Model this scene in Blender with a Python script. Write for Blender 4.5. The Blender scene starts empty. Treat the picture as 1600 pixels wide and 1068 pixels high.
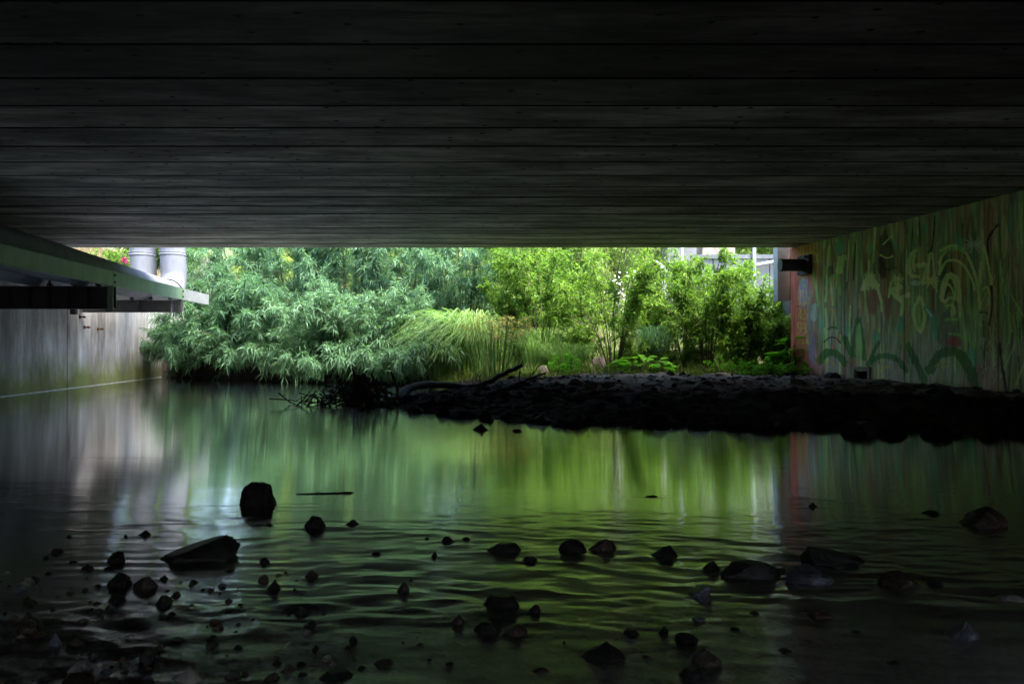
import bpy, math, random
import numpy as np
from mathutils import Vector

sc = bpy.context.scene
R = math.radians
F = 1067.0          # focal length in photograph pixels (24 mm on a 36 mm frame)
CAMZ = 0.84         # camera height above the water

# ------------------------------------------------------------------ camera, sky, sun, exposure
cam_d = bpy.data.cameras.new('camera'); cam = bpy.data.objects.new('camera', cam_d)
sc.collection.objects.link(cam); sc.camera = cam
cam.location = (0, 0, CAMZ); cam.rotation_euler = (R(90), 0, 0)
cam_d.sensor_width = 36; cam_d.lens = 24; cam_d.shift_y = 11 / 1600
cam_d.clip_start = 0.05; cam_d.clip_end = 500

SUN_EL, SUN_AZ = R(68), R(125)      # azimuth: clockwise from +Y
world = bpy.data.worlds.new('World'); sc.world = world; world.use_nodes = True
wn = world.node_tree.nodes; wl = world.node_tree.links; wn.clear()
wo = wn.new('ShaderNodeOutputWorld'); bg = wn.new('ShaderNodeBackground'); sky = wn.new('ShaderNodeTexSky')
sky.sky_type = 'NISHITA'; sky.sun_disc = False; sky.sun_elevation = SUN_EL; sky.sun_rotation = SUN_AZ
sky.air_density = 1.0; sky.dust_density = 3.0; sky.ozone_density = 1.0
wl.new(sky.outputs[0], bg.inputs[0]); wl.new(bg.outputs[0], wo.inputs[0]); bg.inputs[1].default_value = 0.14
sun_d = bpy.data.lights.new('sun', 'SUN'); sun = bpy.data.objects.new('sun', sun_d); sc.collection.objects.link(sun)
sun_d.energy = 1.4; sun_d.angle = R(25); sun_d.color = (1.0, 0.96, 0.9)
sd = Vector((math.sin(SUN_AZ) * math.cos(SUN_EL), math.cos(SUN_AZ) * math.cos(SUN_EL), math.sin(SUN_EL)))
sun.rotation_euler = sd.to_track_quat('Z', 'Y').to_euler()
sc.view_settings.view_transform = 'Standard'; sc.view_settings.look = 'None'
sc.view_settings.exposure = 3.4; sc.view_settings.gamma = 1.0
sc.view_settings.use_curve_mapping = False
sc.cycles.max_bounces = 10; sc.cycles.diffuse_bounces = 5; sc.cycles.glossy_bounces = 4
sc.cycles.transparent_max_bounces = 12; sc.cycles.transmission_bounces = 6
sc.cycles.caustics_reflective = True; sc.cycles.caustics_refractive = False
sc.cycles.sample_clamp_indirect = 4.0

# ------------------------------------------------------------------ helpers
rng = np.random.default_rng(11)
random.seed(5)

def link(o, parent=None):
    sc.collection.objects.link(o)
    if parent is not None: o.parent = parent
    return o

def tag(o, label=None, cat=None, group=None, kind=None):
    if label: o['label'] = label
    if cat: o['category'] = cat
    if group: o['group'] = group
    if kind: o['kind'] = kind
    return o

def empty(name, loc, label, cat, group=None, rz=0.0):
    o = bpy.data.objects.new(name, None); o.empty_display_size = 0.2
    o.location = loc; o.rotation_euler = (0, 0, rz); link(o)
    return tag(o, label, cat, group)

def mesh_np(name, V, Fc, mat, smooth=False, attrs=None, color=None):
    """V (n,3), Fc (m,3) or (m,4) index array -> mesh datablock."""
    me = bpy.data.meshes.new(name)
    V = np.ascontiguousarray(V, dtype=np.float32); Fc = np.ascontiguousarray(Fc, dtype=np.int32)
    k = Fc.shape[1]
    me.vertices.add(len(V)); me.vertices.foreach_set('co', V.ravel())
    me.loops.add(Fc.size); me.loops.foreach_set('vertex_index', Fc.ravel())
    me.polygons.add(len(Fc)); me.polygons.foreach_set('loop_start', np.arange(0, Fc.size, k, dtype=np.int32))
    if smooth: me.polygons.foreach_set('use_smooth', np.ones(len(Fc), dtype=bool))
    for an, av in (attrs or {}).items():
        a = me.attributes.new(an, 'FLOAT', 'POINT'); a.data.foreach_set('value', np.ascontiguousarray(av, dtype=np.float32))
    if color is not None:
        a = me.attributes.new('paint', 'FLOAT_COLOR', 'POINT')
        a.data.foreach_set('color', np.ascontiguousarray(np.c_[color, np.ones(len(color))], dtype=np.float32).ravel())
    me.update(calc_edges=True); me.validate()
    if mat: me.materials.append(mat)
    return me

def obj_np(name, V, Fc, mat, parent=None, **kw):
    return link(bpy.data.objects.new(name, mesh_np(name, V, Fc, mat, **kw)), parent)

class MB:
    """collects boxes and tubes into one mesh"""
    def __init__(s): s.v = []; s.f = []
    def add(s, v, f):
        n = len(s.v); s.v += [tuple(p) for p in v]; s.f += [tuple(i + n for i in q) for q in f]
    def box(s, c, d, rz=0.0, ch=0.0):
        x, y, z = d[0] / 2, d[1] / 2, d[2] / 2
        P = [(-x, -y, -z), (x, -y, -z), (x, y, -z), (-x, y, -z), (-x, -y, z), (x, -y, z), (x, y, z), (-x, y, z)]
        cr, sr = math.cos(rz), math.sin(rz)
        s.add([(c[0] + a * cr - b * sr, c[1] + a * sr + b * cr, c[2] + e) for a, b, e in P],
              [(0, 3, 2, 1), (4, 5, 6, 7), (0, 1, 5, 4), (1, 2, 6, 5), (2, 3, 7, 6), (3, 0, 4, 7)])
    def tube(s, pts, rad, n=10, cap=True):
        pts = [Vector(p) for p in pts]
        rads = rad if isinstance(rad, (list, tuple)) else [rad] * len(pts)
        base = len(s.v); ref = None
        for i, p in enumerate(pts):
            t = (pts[min(i + 1, len(pts) - 1)] - pts[max(i - 1, 0)]).normalized()
            if ref is None:
                ref = Vector((0, 0, 1)) if abs(t.z) < 0.9 else Vector((1, 0, 0))
            u = (ref - t * ref.dot(t)).normalized(); ref = u; w = t.cross(u)
            for k in range(n):
                a = 2 * math.pi * k / n
                s.v.append(tuple(p + (u * math.cos(a) + w * math.sin(a)) * rads[i]))
        for i in range(len(pts) - 1):
            for k in range(n):
                a, b = base + i * n + k, base + i * n + (k + 1) % n
                s.f.append((a, b, b + n, a + n))
        if cap:
            s.f.append(tuple(base + k for k in range(n - 1, -1, -1)))
            s.f.append(tuple(base + (len(pts) - 1) * n + k for k in range(n)))
    def build(s, name, mat, parent=None, smooth=False, bevel=0.0):
        me = bpy.data.meshes.new(name); me.from_pydata(s.v, [], s.f); me.update()
        if mat: me.materials.append(mat)
        if smooth:
            me.polygons.foreach_set('use_smooth', [len(p.vertices) == 4 for p in me.polygons])
        o = link(bpy.data.objects.new(name, me), parent)
        if bevel:
            m = o.modifiers.new('bevel', 'BEVEL'); m.width = bevel; m.segments = 2; m.limit_method = 'ANGLE'
        return o

def sstep(a, b, x):
    t = np.clip((x - a) / (b - a), 0, 1); return t * t * (3 - 2 * t)

def _hash(i, j, seed):
    h = (i.astype(np.int64) * 374761393 + j.astype(np.int64) * 668265263 + seed * 974711) & 0x7fffffff
    h = ((h ^ (h >> 13)) * 1274126177) & 0x7fffffff
    h = (h ^ (h >> 16)) & 0xffff
    return h / 65535.0

def vnoise(x, y, seed=0):
    x = np.asarray(x, float); y = np.asarray(y, float)
    i = np.floor(x); j = np.floor(y); fx = x - i; fy = y - j
    fx = fx * fx * fx * (fx * (fx * 6 - 15) + 10); fy = fy * fy * fy * (fy * (fy * 6 - 15) + 10)
    a = _hash(i, j, seed); b = _hash(i + 1, j, seed); c = _hash(i, j + 1, seed); d = _hash(i + 1, j + 1, seed)
    return (a * (1 - fx) + b * fx) * (1 - fy) + (c * (1 - fx) + d * fx) * fy

def fbm(x, y, seed=0, oct=4):
    s = 0; a = 0.5; t = 0
    for k in range(oct):
        s = s + a * vnoise(x * 2 ** k + 17.3 * k, y * 2 ** k - 9.1 * k, seed + k); t += a; a *= 0.5
    return s / t

# ------------------------------------------------------------------ materials
def newmat(name):
    m = bpy.data.materials.new(name); m.use_nodes = True
    nt = m.node_tree; b = nt.nodes['Principled BSDF']
    return m, nt, nt.nodes, nt.links, b

def ramp(nodes, stops):
    r = nodes.new('ShaderNodeValToRGB'); cr = r.color_ramp
    while len(cr.elements) < len(stops): cr.elements.new(0.5)
    for e, (p, c) in zip(cr.elements, stops):
        e.position = p; e.color = (c[0], c[1], c[2], 1)
    return r

def coords(nodes, links, scale=(1, 1, 1), kind='Object'):
    tc = nodes.new('ShaderNodeTexCoord'); mp = nodes.new('ShaderNodeMapping')
    mp.inputs['Scale'].default_value = scale; links.new(tc.outputs[kind], mp.inputs[0]); return mp

def noise(nodes, links, vec, scale, detail=5, rough=0.6):
    n = nodes.new('ShaderNodeTexNoise'); n.inputs['Scale'].default_value = scale
    n.inputs['Detail'].default_value = detail; n.inputs['Roughness'].default_value = rough
    if vec is not None: links.new(vec.outputs[0], n.inputs['Vector'])
    return n

def mixc(nodes, links, fac, a, b, mode='MIX'):
    m = nodes.new('ShaderNodeMix'); m.data_type = 'RGBA'; m.blend_type = mode
    for sock, v in ((m.inputs[0], fac), (m.inputs[6], a), (m.inputs[7], b)):
        if hasattr(v, 'is_output') or isinstance(v, bpy.types.NodeSocket): links.new(v, sock)
        elif isinstance(v, (int, float)): sock.default_value = v
        else: sock.default_value = (v[0], v[1], v[2], 1)
    return m.outputs[2]

def bump(nodes, links, b, height, strength=0.4, dist=0.02):
    n = nodes.new('ShaderNodeBump'); n.inputs['Strength'].default_value = strength; n.inputs['Distance'].default_value = dist
    links.new(height, n.inputs['Height']); links.new(n.outputs[0], b.inputs['Normal']); return n

def speckle(name, c0, c1, c2, scale, rough=0.8, bs=0.4, bd=0.02, stretch=(1, 1, 1), spec=0.4, perobj=0.0):
    m, nt, N, L, b = newmat(name)
    mp = coords(N, L, stretch)
    n1 = noise(N, L, mp, scale, 6, 0.65); n2 = noise(N, L, mp, scale * 5.3, 4, 0.7)
    r = ramp(N, [(0.3, c0), (0.52, c1), (0.72, c2)]); L.new(n1.outputs[0], r.inputs[0])
    col = mixc(N, L, 0.35, r.outputs[0], n2.outputs[0], 'OVERLAY')
    if perobj:
        oi = N.new('ShaderNodeObjectInfo'); mr = N.new('ShaderNodeMapRange')
        mr.inputs[3].default_value = 1 - perobj; mr.inputs[4].default_value = 1 + perobj
        L.new(oi.outputs['Random'], mr.inputs[0])
        col = mixc(N, L, 1.0, col, mr.outputs[0], 'MULTIPLY')
    L.new(col, b.inputs['Base Color']); b.inputs['Roughness'].default_value = rough
    b.inputs['Specular IOR Level'].default_value = spec
    bump(N, L, b, n2.outputs[0], bs, bd)
    return m

def soffit_material(name, dim=1.0):
    m, nt, N, L, b = newmat(name)
    oi = N.new('ShaderNodeObjectInfo')
    tc = N.new('ShaderNodeTexCoord'); va = N.new('ShaderNodeVectorMath'); va.operation = 'ADD'
    sc_ = N.new('ShaderNodeVectorMath'); sc_.operation = 'SCALE'; sc_.inputs['Scale'].default_value = 1.0
    cx = N.new('ShaderNodeCombineXYZ'); mu = N.new('ShaderNodeMath'); mu.operation = 'MULTIPLY'; mu.inputs[1].default_value = 37.0
    L.new(oi.outputs['Random'], mu.inputs[0]); L.new(mu.outputs[0], cx.inputs[0]); L.new(mu.outputs[0], cx.inputs[1])
    L.new(tc.outputs['Object'], va.inputs[0]); L.new(cx.outputs[0], va.inputs[1])
    def mapped(s):
        mp = N.new('ShaderNodeMapping'); mp.inputs['Scale'].default_value = s; L.new(va.outputs[0], mp.inputs[0]); return mp
    grain = noise(N, L, mapped((1.0, 4.2, 3)), 2.6, 9, 0.75)
    blot = noise(N, L, mapped((0.35, 1.6, 1)), 1.6, 6, 0.68)
    r = ramp(N, [(0.34, (0.13, 0.12, 0.105)), (0.5, (0.32, 0.295, 0.26)), (0.62, (0.62, 0.57, 0.50))]); L.new(blot.outputs[0], r.inputs[0])
    col = mixc(N, L, 0.55, r.outputs[0], grain.outputs[0], 'OVERLAY')
    # dark damp stains, long and ragged
    st = noise(N, L, mapped((0.22, 2.6, 1)), 1.9, 8, 0.75)
    rs = ramp(N, [(0.55, (0, 0, 0)), (0.62, (1, 1, 1))]); L.new(st.outputs[0], rs.inputs[0])
    fs = N.new('ShaderNodeMath'); fs.operation = 'MULTIPLY'; fs.inputs[1].default_value = 0.6; L.new(rs.outputs[0], fs.inputs[0])
    col = mixc(N, L, fs.outputs[0], col, (0.045, 0.042, 0.04))
    # blow holes
    vo = N.new('ShaderNodeTexVoronoi'); vo.voronoi_dimensions = '2D'; vo.inputs['Scale'].default_value = 3.6
    L.new(mapped((0.8, 1.3, 1)).outputs[0], vo.inputs['Vector'])
    rv = ramp(N, [(0.06, (1, 1, 1)), (0.10, (0, 0, 0))]); L.new(vo.outputs['Distance'], rv.inputs[0])
    gt = N.new('ShaderNodeMath'); gt.operation = 'GREATER_THAN'; gt.inputs[1].default_value = 0.62; sv_ = N.new('ShaderNodeSeparateColor'); L.new(vo.outputs['Color'], sv_.inputs[0]); L.new(sv_.outputs[0], gt.inputs[0])
    hv = N.new('ShaderNodeMath'); hv.operation = 'MULTIPLY'; L.new(gt.outputs[0], hv.inputs[0]); L.new(rv.outputs[0], hv.inputs[1])
    col = mixc(N, L, hv.outputs[0], col, (0.015, 0.015, 0.015))
    # scratches and pale scuffs
    scn = noise(N, L, mapped((3.0, 30, 1)), 1.6, 4, 0.8); rsc = ramp(N, [(0.70, (0, 0, 0)), (0.76, (0.5, 0.5, 0.5))]); L.new(scn.outputs[0], rsc.inputs[0])
    col = mixc(N, L, rsc.outputs[0], col, (0.6, 0.59, 0.56))
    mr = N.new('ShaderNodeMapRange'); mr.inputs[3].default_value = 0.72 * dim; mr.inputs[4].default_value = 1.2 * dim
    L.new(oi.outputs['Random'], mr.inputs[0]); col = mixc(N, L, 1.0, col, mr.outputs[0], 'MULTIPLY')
    # greenish algae tint drifting over some beams
    al = noise(N, L, mapped((0.3, 0.6, 1)), 0.9, 4, 0.6); ra = ramp(N, [(0.5, (0, 0, 0)), (0.72, (0.5, 0.5, 0.5))]); L.new(al.outputs[0], ra.inputs[0])
    col = mixc(N, L, ra.outputs[0], col, (0.13, 0.15, 0.085))
    L.new(col, b.inputs['Base Color']); b.inputs['Roughness'].default_value = 0.8; b.inputs['Specular IOR Level'].default_value = 0.3
    hs = N.new('ShaderNodeMath'); hs.operation = 'SUBTRACT'; L.new(grain.outputs[0], hs.inputs[0]); L.new(hv.outputs[0], hs.inputs[1])
    bump(N, L, b, hs.outputs[0], 0.35, 0.012)
    return m

def wallstain_material(name, moss=1.0):
    m, nt, N, L, b = newmat(name)
    mp = coords(N, L, (1, 1, 0.16)); st = noise(N, L, mp, 2.1, 9, 0.72)
    r = ramp(N, [(0.30, (0.20, 0.195, 0.19)), (0.46, (0.35, 0.345, 0.345)), (0.58, (0.47, 0.47, 0.48)), (0.72, (0.66, 0.67, 0.69))]); L.new(st.outputs[0], r.inputs[0])
    mp2 = coords(N, L, (1, 1, 0.35)); n2 = noise(N, L, mp2, 1.3, 6, 0.65)
    r2 = ramp(N, [(0.36, (0.5, 0.48, 0.45)), (0.62, (1.05, 1.05, 1.05))]); L.new(n2.outputs[0], r2.inputs[0])
    col = mixc(N, L, 1.0, r.outputs[0], r2.outputs[0], 'MULTIPLY')
    n5 = noise(N, L, coords(N, L, (1, 1, 0.05)), 6.5, 5, 0.7); r5 = ramp(N, [(0.36, (0.55, 0.53, 0.5)), (0.5, (1, 1, 1)), (0.66, (1.15, 1.16, 1.18))]); L.new(n5.outputs[0], r5.inputs[0])
    col = mixc(N, L, 0.5, col, r5.outputs[0], 'MULTIPLY')
    # algae low on the wall (a growth with its own ragged edge)
    tc = N.new('ShaderNodeTexCoord'); sx = N.new('ShaderNodeSeparateXYZ'); L.new(tc.outputs['Object'], sx.inputs[0])
    mp3 = coords(N, L, (1, 1, 0.5)); n3 = noise(N, L, mp3, 1.7, 6, 0.7)
    mr = N.new('ShaderNodeMapRange'); mr.inputs[1].default_value = 0.05; mr.inputs[2].default_value = 1.3; mr.inputs[3].default_value = 1.0; mr.inputs[4].default_value = 0.0
    L.new(sx.outputs[2], mr.inputs[0])
    ad = N.new('ShaderNodeMath'); ad.operation = 'ADD'; L.new(mr.outputs[0], ad.inputs[0]); L.new(n3.outputs[0], ad.inputs[1])
    r3 = ramp(N, [(0.0, (0, 0, 0)), (0.95, (0, 0, 0)), (1.0, (moss, moss, moss))]);
    dv = N.new('ShaderNodeMath'); dv.operation = 'MULTIPLY'; dv.inputs[1].default_value = 0.72; L.new(ad.outputs[0], dv.inputs[0])
    r3.color_ramp.elements[1].position = 0.62; L.new(dv.outputs[0], r3.inputs[0])
    mc = ramp(N, [(0.35, (0.085, 0.085, 0.04)), (0.6, (0.13, 0.16, 0.045))]); L.new(n2.outputs[0], mc.inputs[0])
    col = mixc(N, L, r3.outputs[0], col, mc.outputs[0])
    L.new(col, b.inputs['Base Color']); b.inputs['Roughness'].default_value = 0.85; b.inputs['Specular IOR Level'].default_value = 0.25
    n4 = noise(N, L, coords(N, L), 40, 4, 0.7); bump(N, L, b, n4.outputs[0], 0.3, 0.01)
    return m

def paint_material():
    m, nt, N, L, b = newmat('painted_concrete')
    a = N.new('ShaderNodeAttribute'); a.attribute_name = 'paint'
    n1 = noise(N, L, coords(N, L, (1, 1, 0.3)), 9, 6, 0.7)
    col = mixc(N, L, 0.35, a.outputs['Color'], n1.outputs[0], 'OVERLAY')
    L.new(col, b.inputs['Base Color']); b.inputs['Roughness'].default_value = 0.75; b.inputs['Specular IOR Level'].default_value = 0.3
    n2 = noise(N, L, coords(N, L), 45, 4, 0.7); bump(N, L, b, n2.outputs[0], 0.3, 0.008)
    return m

def leaf_material(name, stops, trans=0.35, rough=0.6, spec=0.18):
    m, nt, N, L, b = newmat(name)
    a = N.new('ShaderNodeAttribute'); a.attribute_name = 'tint'
    r = ramp(N, stops); L.new(a.outputs['Fac'], r.inputs[0])
    L.new(r.outputs[0], b.inputs['Base Color']); b.inputs['Roughness'].default_value = rough; b.inputs['Specular IOR Level'].default_value = spec
    tr = N.new('ShaderNodeBsdfTranslucent')
    L.new(mixc(N, L, 1.0, r.outputs[0], (1.25, 1.35, 0.7), 'MULTIPLY'), tr.inputs[0])
    mx = N.new('ShaderNodeMixShader'); mx.inputs[0].default_value = trans
    L.new(b.outputs[0], mx.inputs[1]); L.new(tr.outputs[0], mx.inputs[2]); L.new(mx.outputs[0], N['Material Output'].inputs[0])
    return m

def plain(name, col, rough=0.6, metal=0.0, spec=0.5, var=0.15, scale=6, stretch=(1, 1, 1)):
    m, nt, N, L, b = newmat(name)
    n = noise(N, L, coords(N, L, stretch), scale, 6, 0.65)
    r = ramp(N, [(0.3, tuple(c * (1 - var) for c in col)), (0.7, tuple(c * (1 + var) for c in col))]); L.new(n.outputs[0], r.inputs[0])
    L.new(r.outputs[0], b.inputs['Base Color']); b.inputs['Roughness'].default_value = rough; b.inputs['Metallic'].default_value = metal
    b.inputs['Specular IOR Level'].default_value = spec
    return m

def water_material():
    m, nt, N, L, b = newmat('stream_water'); N.remove(b); ra = N.new('ShaderNodeAttribute'); ra.attribute_name = 'chop'
    out = N['Material Output']
    fr = N.new('ShaderNodeFresnel'); fr.inputs['IOR'].default_value = 1.5; fm = N.new('ShaderNodeMapRange'); fm.inputs[3].default_value = 0.40; fm.inputs[4].default_value = 1.0; L.new(fr.outputs[0], fm.inputs[0])
    gl = N.new('ShaderNodeBsdfAnisotropic'); gl.inputs['Anisotropy'].default_value = 0.8; tv = N.new('ShaderNodeCombineXYZ'); tv.inputs[0].default_value = 1.0; L.new(tv.outputs[0], gl.inputs['Tangent']); gl.inputs['Color'].default_value = (1, 1, 1, 1); L.new(ra.outputs['Fac'], gl.inputs['Roughness'])
    tr = N.new('ShaderNodeBsdfTransparent'); tr.inputs[0].default_value = (0.62, 0.66, 0.52, 1)
    mx = N.new('ShaderNodeMixShader'); L.new(fm.outputs[0], mx.inputs[0]); L.new(tr.outputs[0], mx.inputs[1]); L.new(gl.outputs[0], mx.inputs[2])
    L.new(mx.outputs[0], out.inputs[0])
    return m, gl

M = {}
M['soffit'] = soffit_material('soffit_concrete'); M['soffit_darker'] = soffit_material('darker_soffit_concrete', 0.28)
M['wallL'] = wallstain_material('stained_concrete')
M['paint'] = paint_material()
M['concrete'] = speckle('grey_concrete', (0.11, 0.11, 0.115), (0.15, 0.15, 0.155), (0.20, 0.20, 0.205), 2.2, 0.85, 0.3, 0.01, (1, 1, 0.25))
M['darkconc'] = speckle('old_concrete', (0.12, 0.115, 0.11), (0.2, 0.195, 0.18), (0.28, 0.27, 0.25), 2.2, 0.85, 0.3, 0.01)
M['mud'] = speckle('wet_mud', (0.012, 0.0105, 0.009), (0.026, 0.0225, 0.019), (0.06, 0.052, 0.044), 5, 0.9, 1.0, 0.05, (1, 1, 1), 0.02)
_m = M['mud']; _N, _L = _m.node_tree.nodes, _m.node_tree.links; _b = _N['Principled BSDF']; _src = _b.inputs['Base Color'].links[0].from_socket
_a = _N.new('ShaderNodeAttribute'); _a.attribute_name = 'dry'; _n = noise(_N, _L, coords(_N, _L), 6, 6, .7); _r = ramp(_N, [(.32, (.09, .078, .064)), (.5, (.18, .158, .13)), (.7, (.32, .29, .25))]); _L.new(_n.outputs[0], _r.inputs[0])  # paler crest colour: drier silt, lightened further to paint the daylit strip
_L.new(mixc(_N, _L, _a.outputs['Fac'], _src, _r.outputs[0]), _b.inputs['Base Color'])
M['bed'] = speckle('streambed_gravel', (0.02, 0.016, 0.012), (0.042, 0.03, 0.02), (0.09, 0.06, 0.035), 9, 0.6, 0.8, 0.03, (1, 1, 1), 0.3)
M['hill'] = speckle('hillside_soil', (0.05, 0.045, 0.02), (0.075, 0.085, 0.03), (0.12, 0.13, 0.05), 1.4, 0.95, 0.6, 0.05)
M['rock_dark'] = speckle('wet_dark_stone', (0.004, 0.0035, 0.0035), (0.008, 0.007, 0.0065), (0.02, 0.018, 0.017), 14, 0.42, 0.9, 0.012, (1, 1, 1), 0.3, 0.35)
M['rock_brown'] = speckle('wet_brown_stone', (0.014, 0.010, 0.008), (0.03, 0.021, 0.015), (0.075, 0.052, 0.038), 9, 0.45, 0.7, 0.01, (1, 1, 1), 0.35, 0.3)
M['rock_pale'] = speckle('pale_stone', (0.12, 0.115, 0.105), (0.22, 0.21, 0.19), (0.36, 0.345, 0.31), 9, 0.6, 0.6, 0.01, (1, 1, 1), 0.35, 0.2)
M['rock_blue'] = speckle('blue_grey_stone', (0.035, 0.038, 0.048), (0.08, 0.09, 0.115), (0.19, 0.21, 0.26), 9, 0.38, 0.7, 0.01, (1, 1, 1), 0.5, 0.25)
M['rock_grey'] = speckle('grey_stone', (0.007, 0.007, 0.007), (0.016, 0.016, 0.015), (0.04, 0.039, 0.037), 10, 0.5, 0.7, 0.01, (1, 1, 1), 0.4, 0.25)
M['bank_stone'] = speckle('muddy_stone', (0.006, 0.0055, 0.005), (0.013, 0.012, 0.011), (0.032, 0.03, 0.027), 9, 0.75, 1.0, 0.03, (1, 1, 1), 0.08, 0.5)
for pn, c in (('dark', (0.02, 0.019, 0.018)), ('brown', (0.075, 0.052, 0.036)), ('grey', (0.075, 0.073, 0.068)), ('blue', (0.10, 0.11, 0.14)), ('pale', (0.25, 0.24, 0.21))):
    M['pebble_' + pn] = speckle(pn + '_pebble', tuple(v * .5 for v in c), c, tuple(v * 1.7 for v in c), 2.5, 0.25, 0.5, 0.02, (1, 1, 1), 0.45, 0.5)
M['rock_tan'] = speckle('brown_boulder', (0.06, 0.05, 0.04), (0.12, 0.10, 0.08), (0.19, 0.165, 0.14), 4, 0.9, 0.6, 0.02)
M['boulder'] = speckle('dry_boulder', (0.16, 0.13, 0.11), (0.28, 0.235, 0.2), (0.4, 0.35, 0.31), 4, 0.85, 0.6, 0.02)
M['green_steel'] = plain('green_painted_steel', (0.22, 0.31, 0.19), 0.5, 0, 0.4, 0.16, 5, (1, 1, 0.3))
M['dark_steel'] = plain('dark_steel', (0.045, 0.045, 0.045), 0.55, 0, 0.4, 0.25)
M['grey_steel'] = plain('galvanised_steel', (0.30, 0.30, 0.29), 0.55, 0.2, 0.5, 0.14)
M['skylit_steel'] = plain('pale_skylit_steel', (0.22, 0.235, 0.225), 0.6, 0, 0.3, 0.2, 8)  # side beam steel paled in its colour for the skylight on its end
M['pipe'] = plain('pale_painted_pipe', (0.145, 0.152, 0.165), 0.65, 0, 0.2, 0.28, 2.5, (1, 1, 0.4))
M['black'] = plain('black_coating', (0.012, 0.012, 0.012), 0.6)
M['rust'] = plain('rusty_iron', (0.10, 0.045, 0.022), 0.8, 0, 0.3, 0.4, 30)
M['white'] = plain('white_paint', (0.30, 0.32, 0.33), 0.5)
M['foam'] = plain('pale_scum', (0.32, 0.34, 0.33), 0.8, 0, 0.3, 0.3, 8)
M['bark'] = speckle('dark_wet_wood', (0.010, 0.008, 0.007), (0.02, 0.016, 0.013), (0.038, 0.032, 0.027), 10, 0.7, 0.8, 0.02, (1, 1, 1), 0.25)
M['twig'] = plain('twig_bark', (0.075, 0.06, 0.035), 0.8, 0, 0.3, 0.3)
M['trunk'] = speckle('tree_bark', (0.06, 0.05, 0.04), (0.11, 0.1, 0.08), (0.17, 0.155, 0.13), 5, 0.9, 0.8, 0.03, (1, 1, 0.3))
M['leaf_blue'] = leaf_material('grey_green_leaf', [(0, (0.045, 0.11, 0.055)), (0.5, (0.095, 0.20, 0.105)), (0.85, (0.145, 0.26, 0.15)), (1, (0.19, 0.31, 0.18))], 0.38)
M['leaf_green'] = leaf_material('fresh_green_leaf', [(0, (0.05, 0.115, 0.014)), (0.5, (0.115, 0.22, 0.028)), (0.85, (0.18, 0.30, 0.05)), (1, (0.27, 0.38, 0.09))], 0.45)
M['leaf_far'] = leaf_material('yellow_green_leaf', [(0, (0.09, 0.145, 0.035)), (0.5, (0.16, 0.24, 0.06)), (0.85, (0.23, 0.31, 0.095)), (1, (0.34, 0.39, 0.18))], 0.45)
M['leaf_broad'] = leaf_material('broad_leaf', [(0, (0.06, 0.20, 0.012)), (0.5, (0.11, 0.32, 0.02)), (1, (0.18, 0.44, 0.03))], 0.45, 0.6, 0.15)
M['sedge'] = leaf_material('sedge_blade', [(0, (0.07, 0.15, 0.04)), (0.5, (0.16, 0.29, 0.085)), (0.85, (0.27, 0.40, 0.15)), (1, (0.42, 0.48, 0.24))], 0.4)
M['umbel'] = leaf_material('brown_umbel', [(0, (0.13, 0.10, 0.03)), (0.5, (0.24, 0.21, 0.06)), (1, (0.32, 0.34, 0.10))], 0.3)
M['dry'] = leaf_material('dry_grass', [(0, (0.09, 0.065, 0.035)), (0.5, (0.18, 0.13, 0.075)), (1, (0.30, 0.24, 0.15))], 0.3)
M['grass'] = leaf_material('bank_grass', [(0, (0.05, 0.09, 0.015)), (0.5, (0.10, 0.17, 0.03)), (0.8, (0.17, 0.24, 0.05)), (1, (0.3, 0.28, 0.12))], 0.3)
M['pink'] = plain('pink_petal', (0.5, 0.06, 0.16), 0.6)
M['plume'] = plain('pale_plume', (0.62, 0.58, 0.54), 0.9, 0, 0.2)
M['water'], water_gloss = water_material()

# ------------------------------------------------------------------ geometry of the place
SK = -0.18                                    # the stream runs obliquely under the bridge: dX/dY of both walls
def XL(Y): return -6.81 + SK * Y              # face of the left wall
def XR(Y): return 8.59 + SK * Y               # face of the right wall
SOFFIT = CAMZ + 2.16
DECK_END = 14.6
def at(px, Y): return (px - 800) / F * Y
def zat(py, Y): return CAMZ + (545 - py) * Y / F
def onwater(px, py):
    Y = CAMZ * F / (py - 545); return at(px, Y), Y

shore = [(8.6, 5.9), (4.85, 6.4), (3.79, 6.74), (2.62, 7.0), (2.02, 7.17), (1.36, 7.28), (0.36, 7.6), (-0.38, 8.15), (-0.82, 8.7),
         (-1.66, 9.85), (-2.1, 10.4), (-2.15, 11.0), (-1.5, 12.4), (-1.3, 14.0), (-1.9, 15.6), (-3.4, 16.7), (-5.6, 17.5), (-8.2, 18.7), (-10.3, 20.4), (-14, 21.0)]
poly = np.array(shore + [(-70, 21), (-70, 90), (70, 90), (70, 5.9)])

def shore_sd(X, Y):
    """signed distance to the shoreline, positive on land"""
    X = np.asarray(X, float); Y = np.asarray(Y, float)
    d = np.full(X.shape, 1e9); ins = np.zeros(X.shape, bool)
    n = len(poly)
    for k in range(n):
        a, b = poly[k], poly[(k + 1) % n]
        ex, ey = b - a; t = np.clip(((X - a[0]) * ex + (Y - a[1]) * ey) / (ex * ex + ey * ey + 1e-12), 0, 1)
        d = np.minimum(d, np.hypot(X - a[0] - t * ex, Y - a[1] - t * ey))
        c = (a[1] > Y) != (b[1] > Y)
        xi = a[0] + (Y - a[1]) / (b[1] - a[1] + 1e-12) * ex
        ins ^= c & (X < xi)
    return np.where(ins, d, -d)

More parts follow.
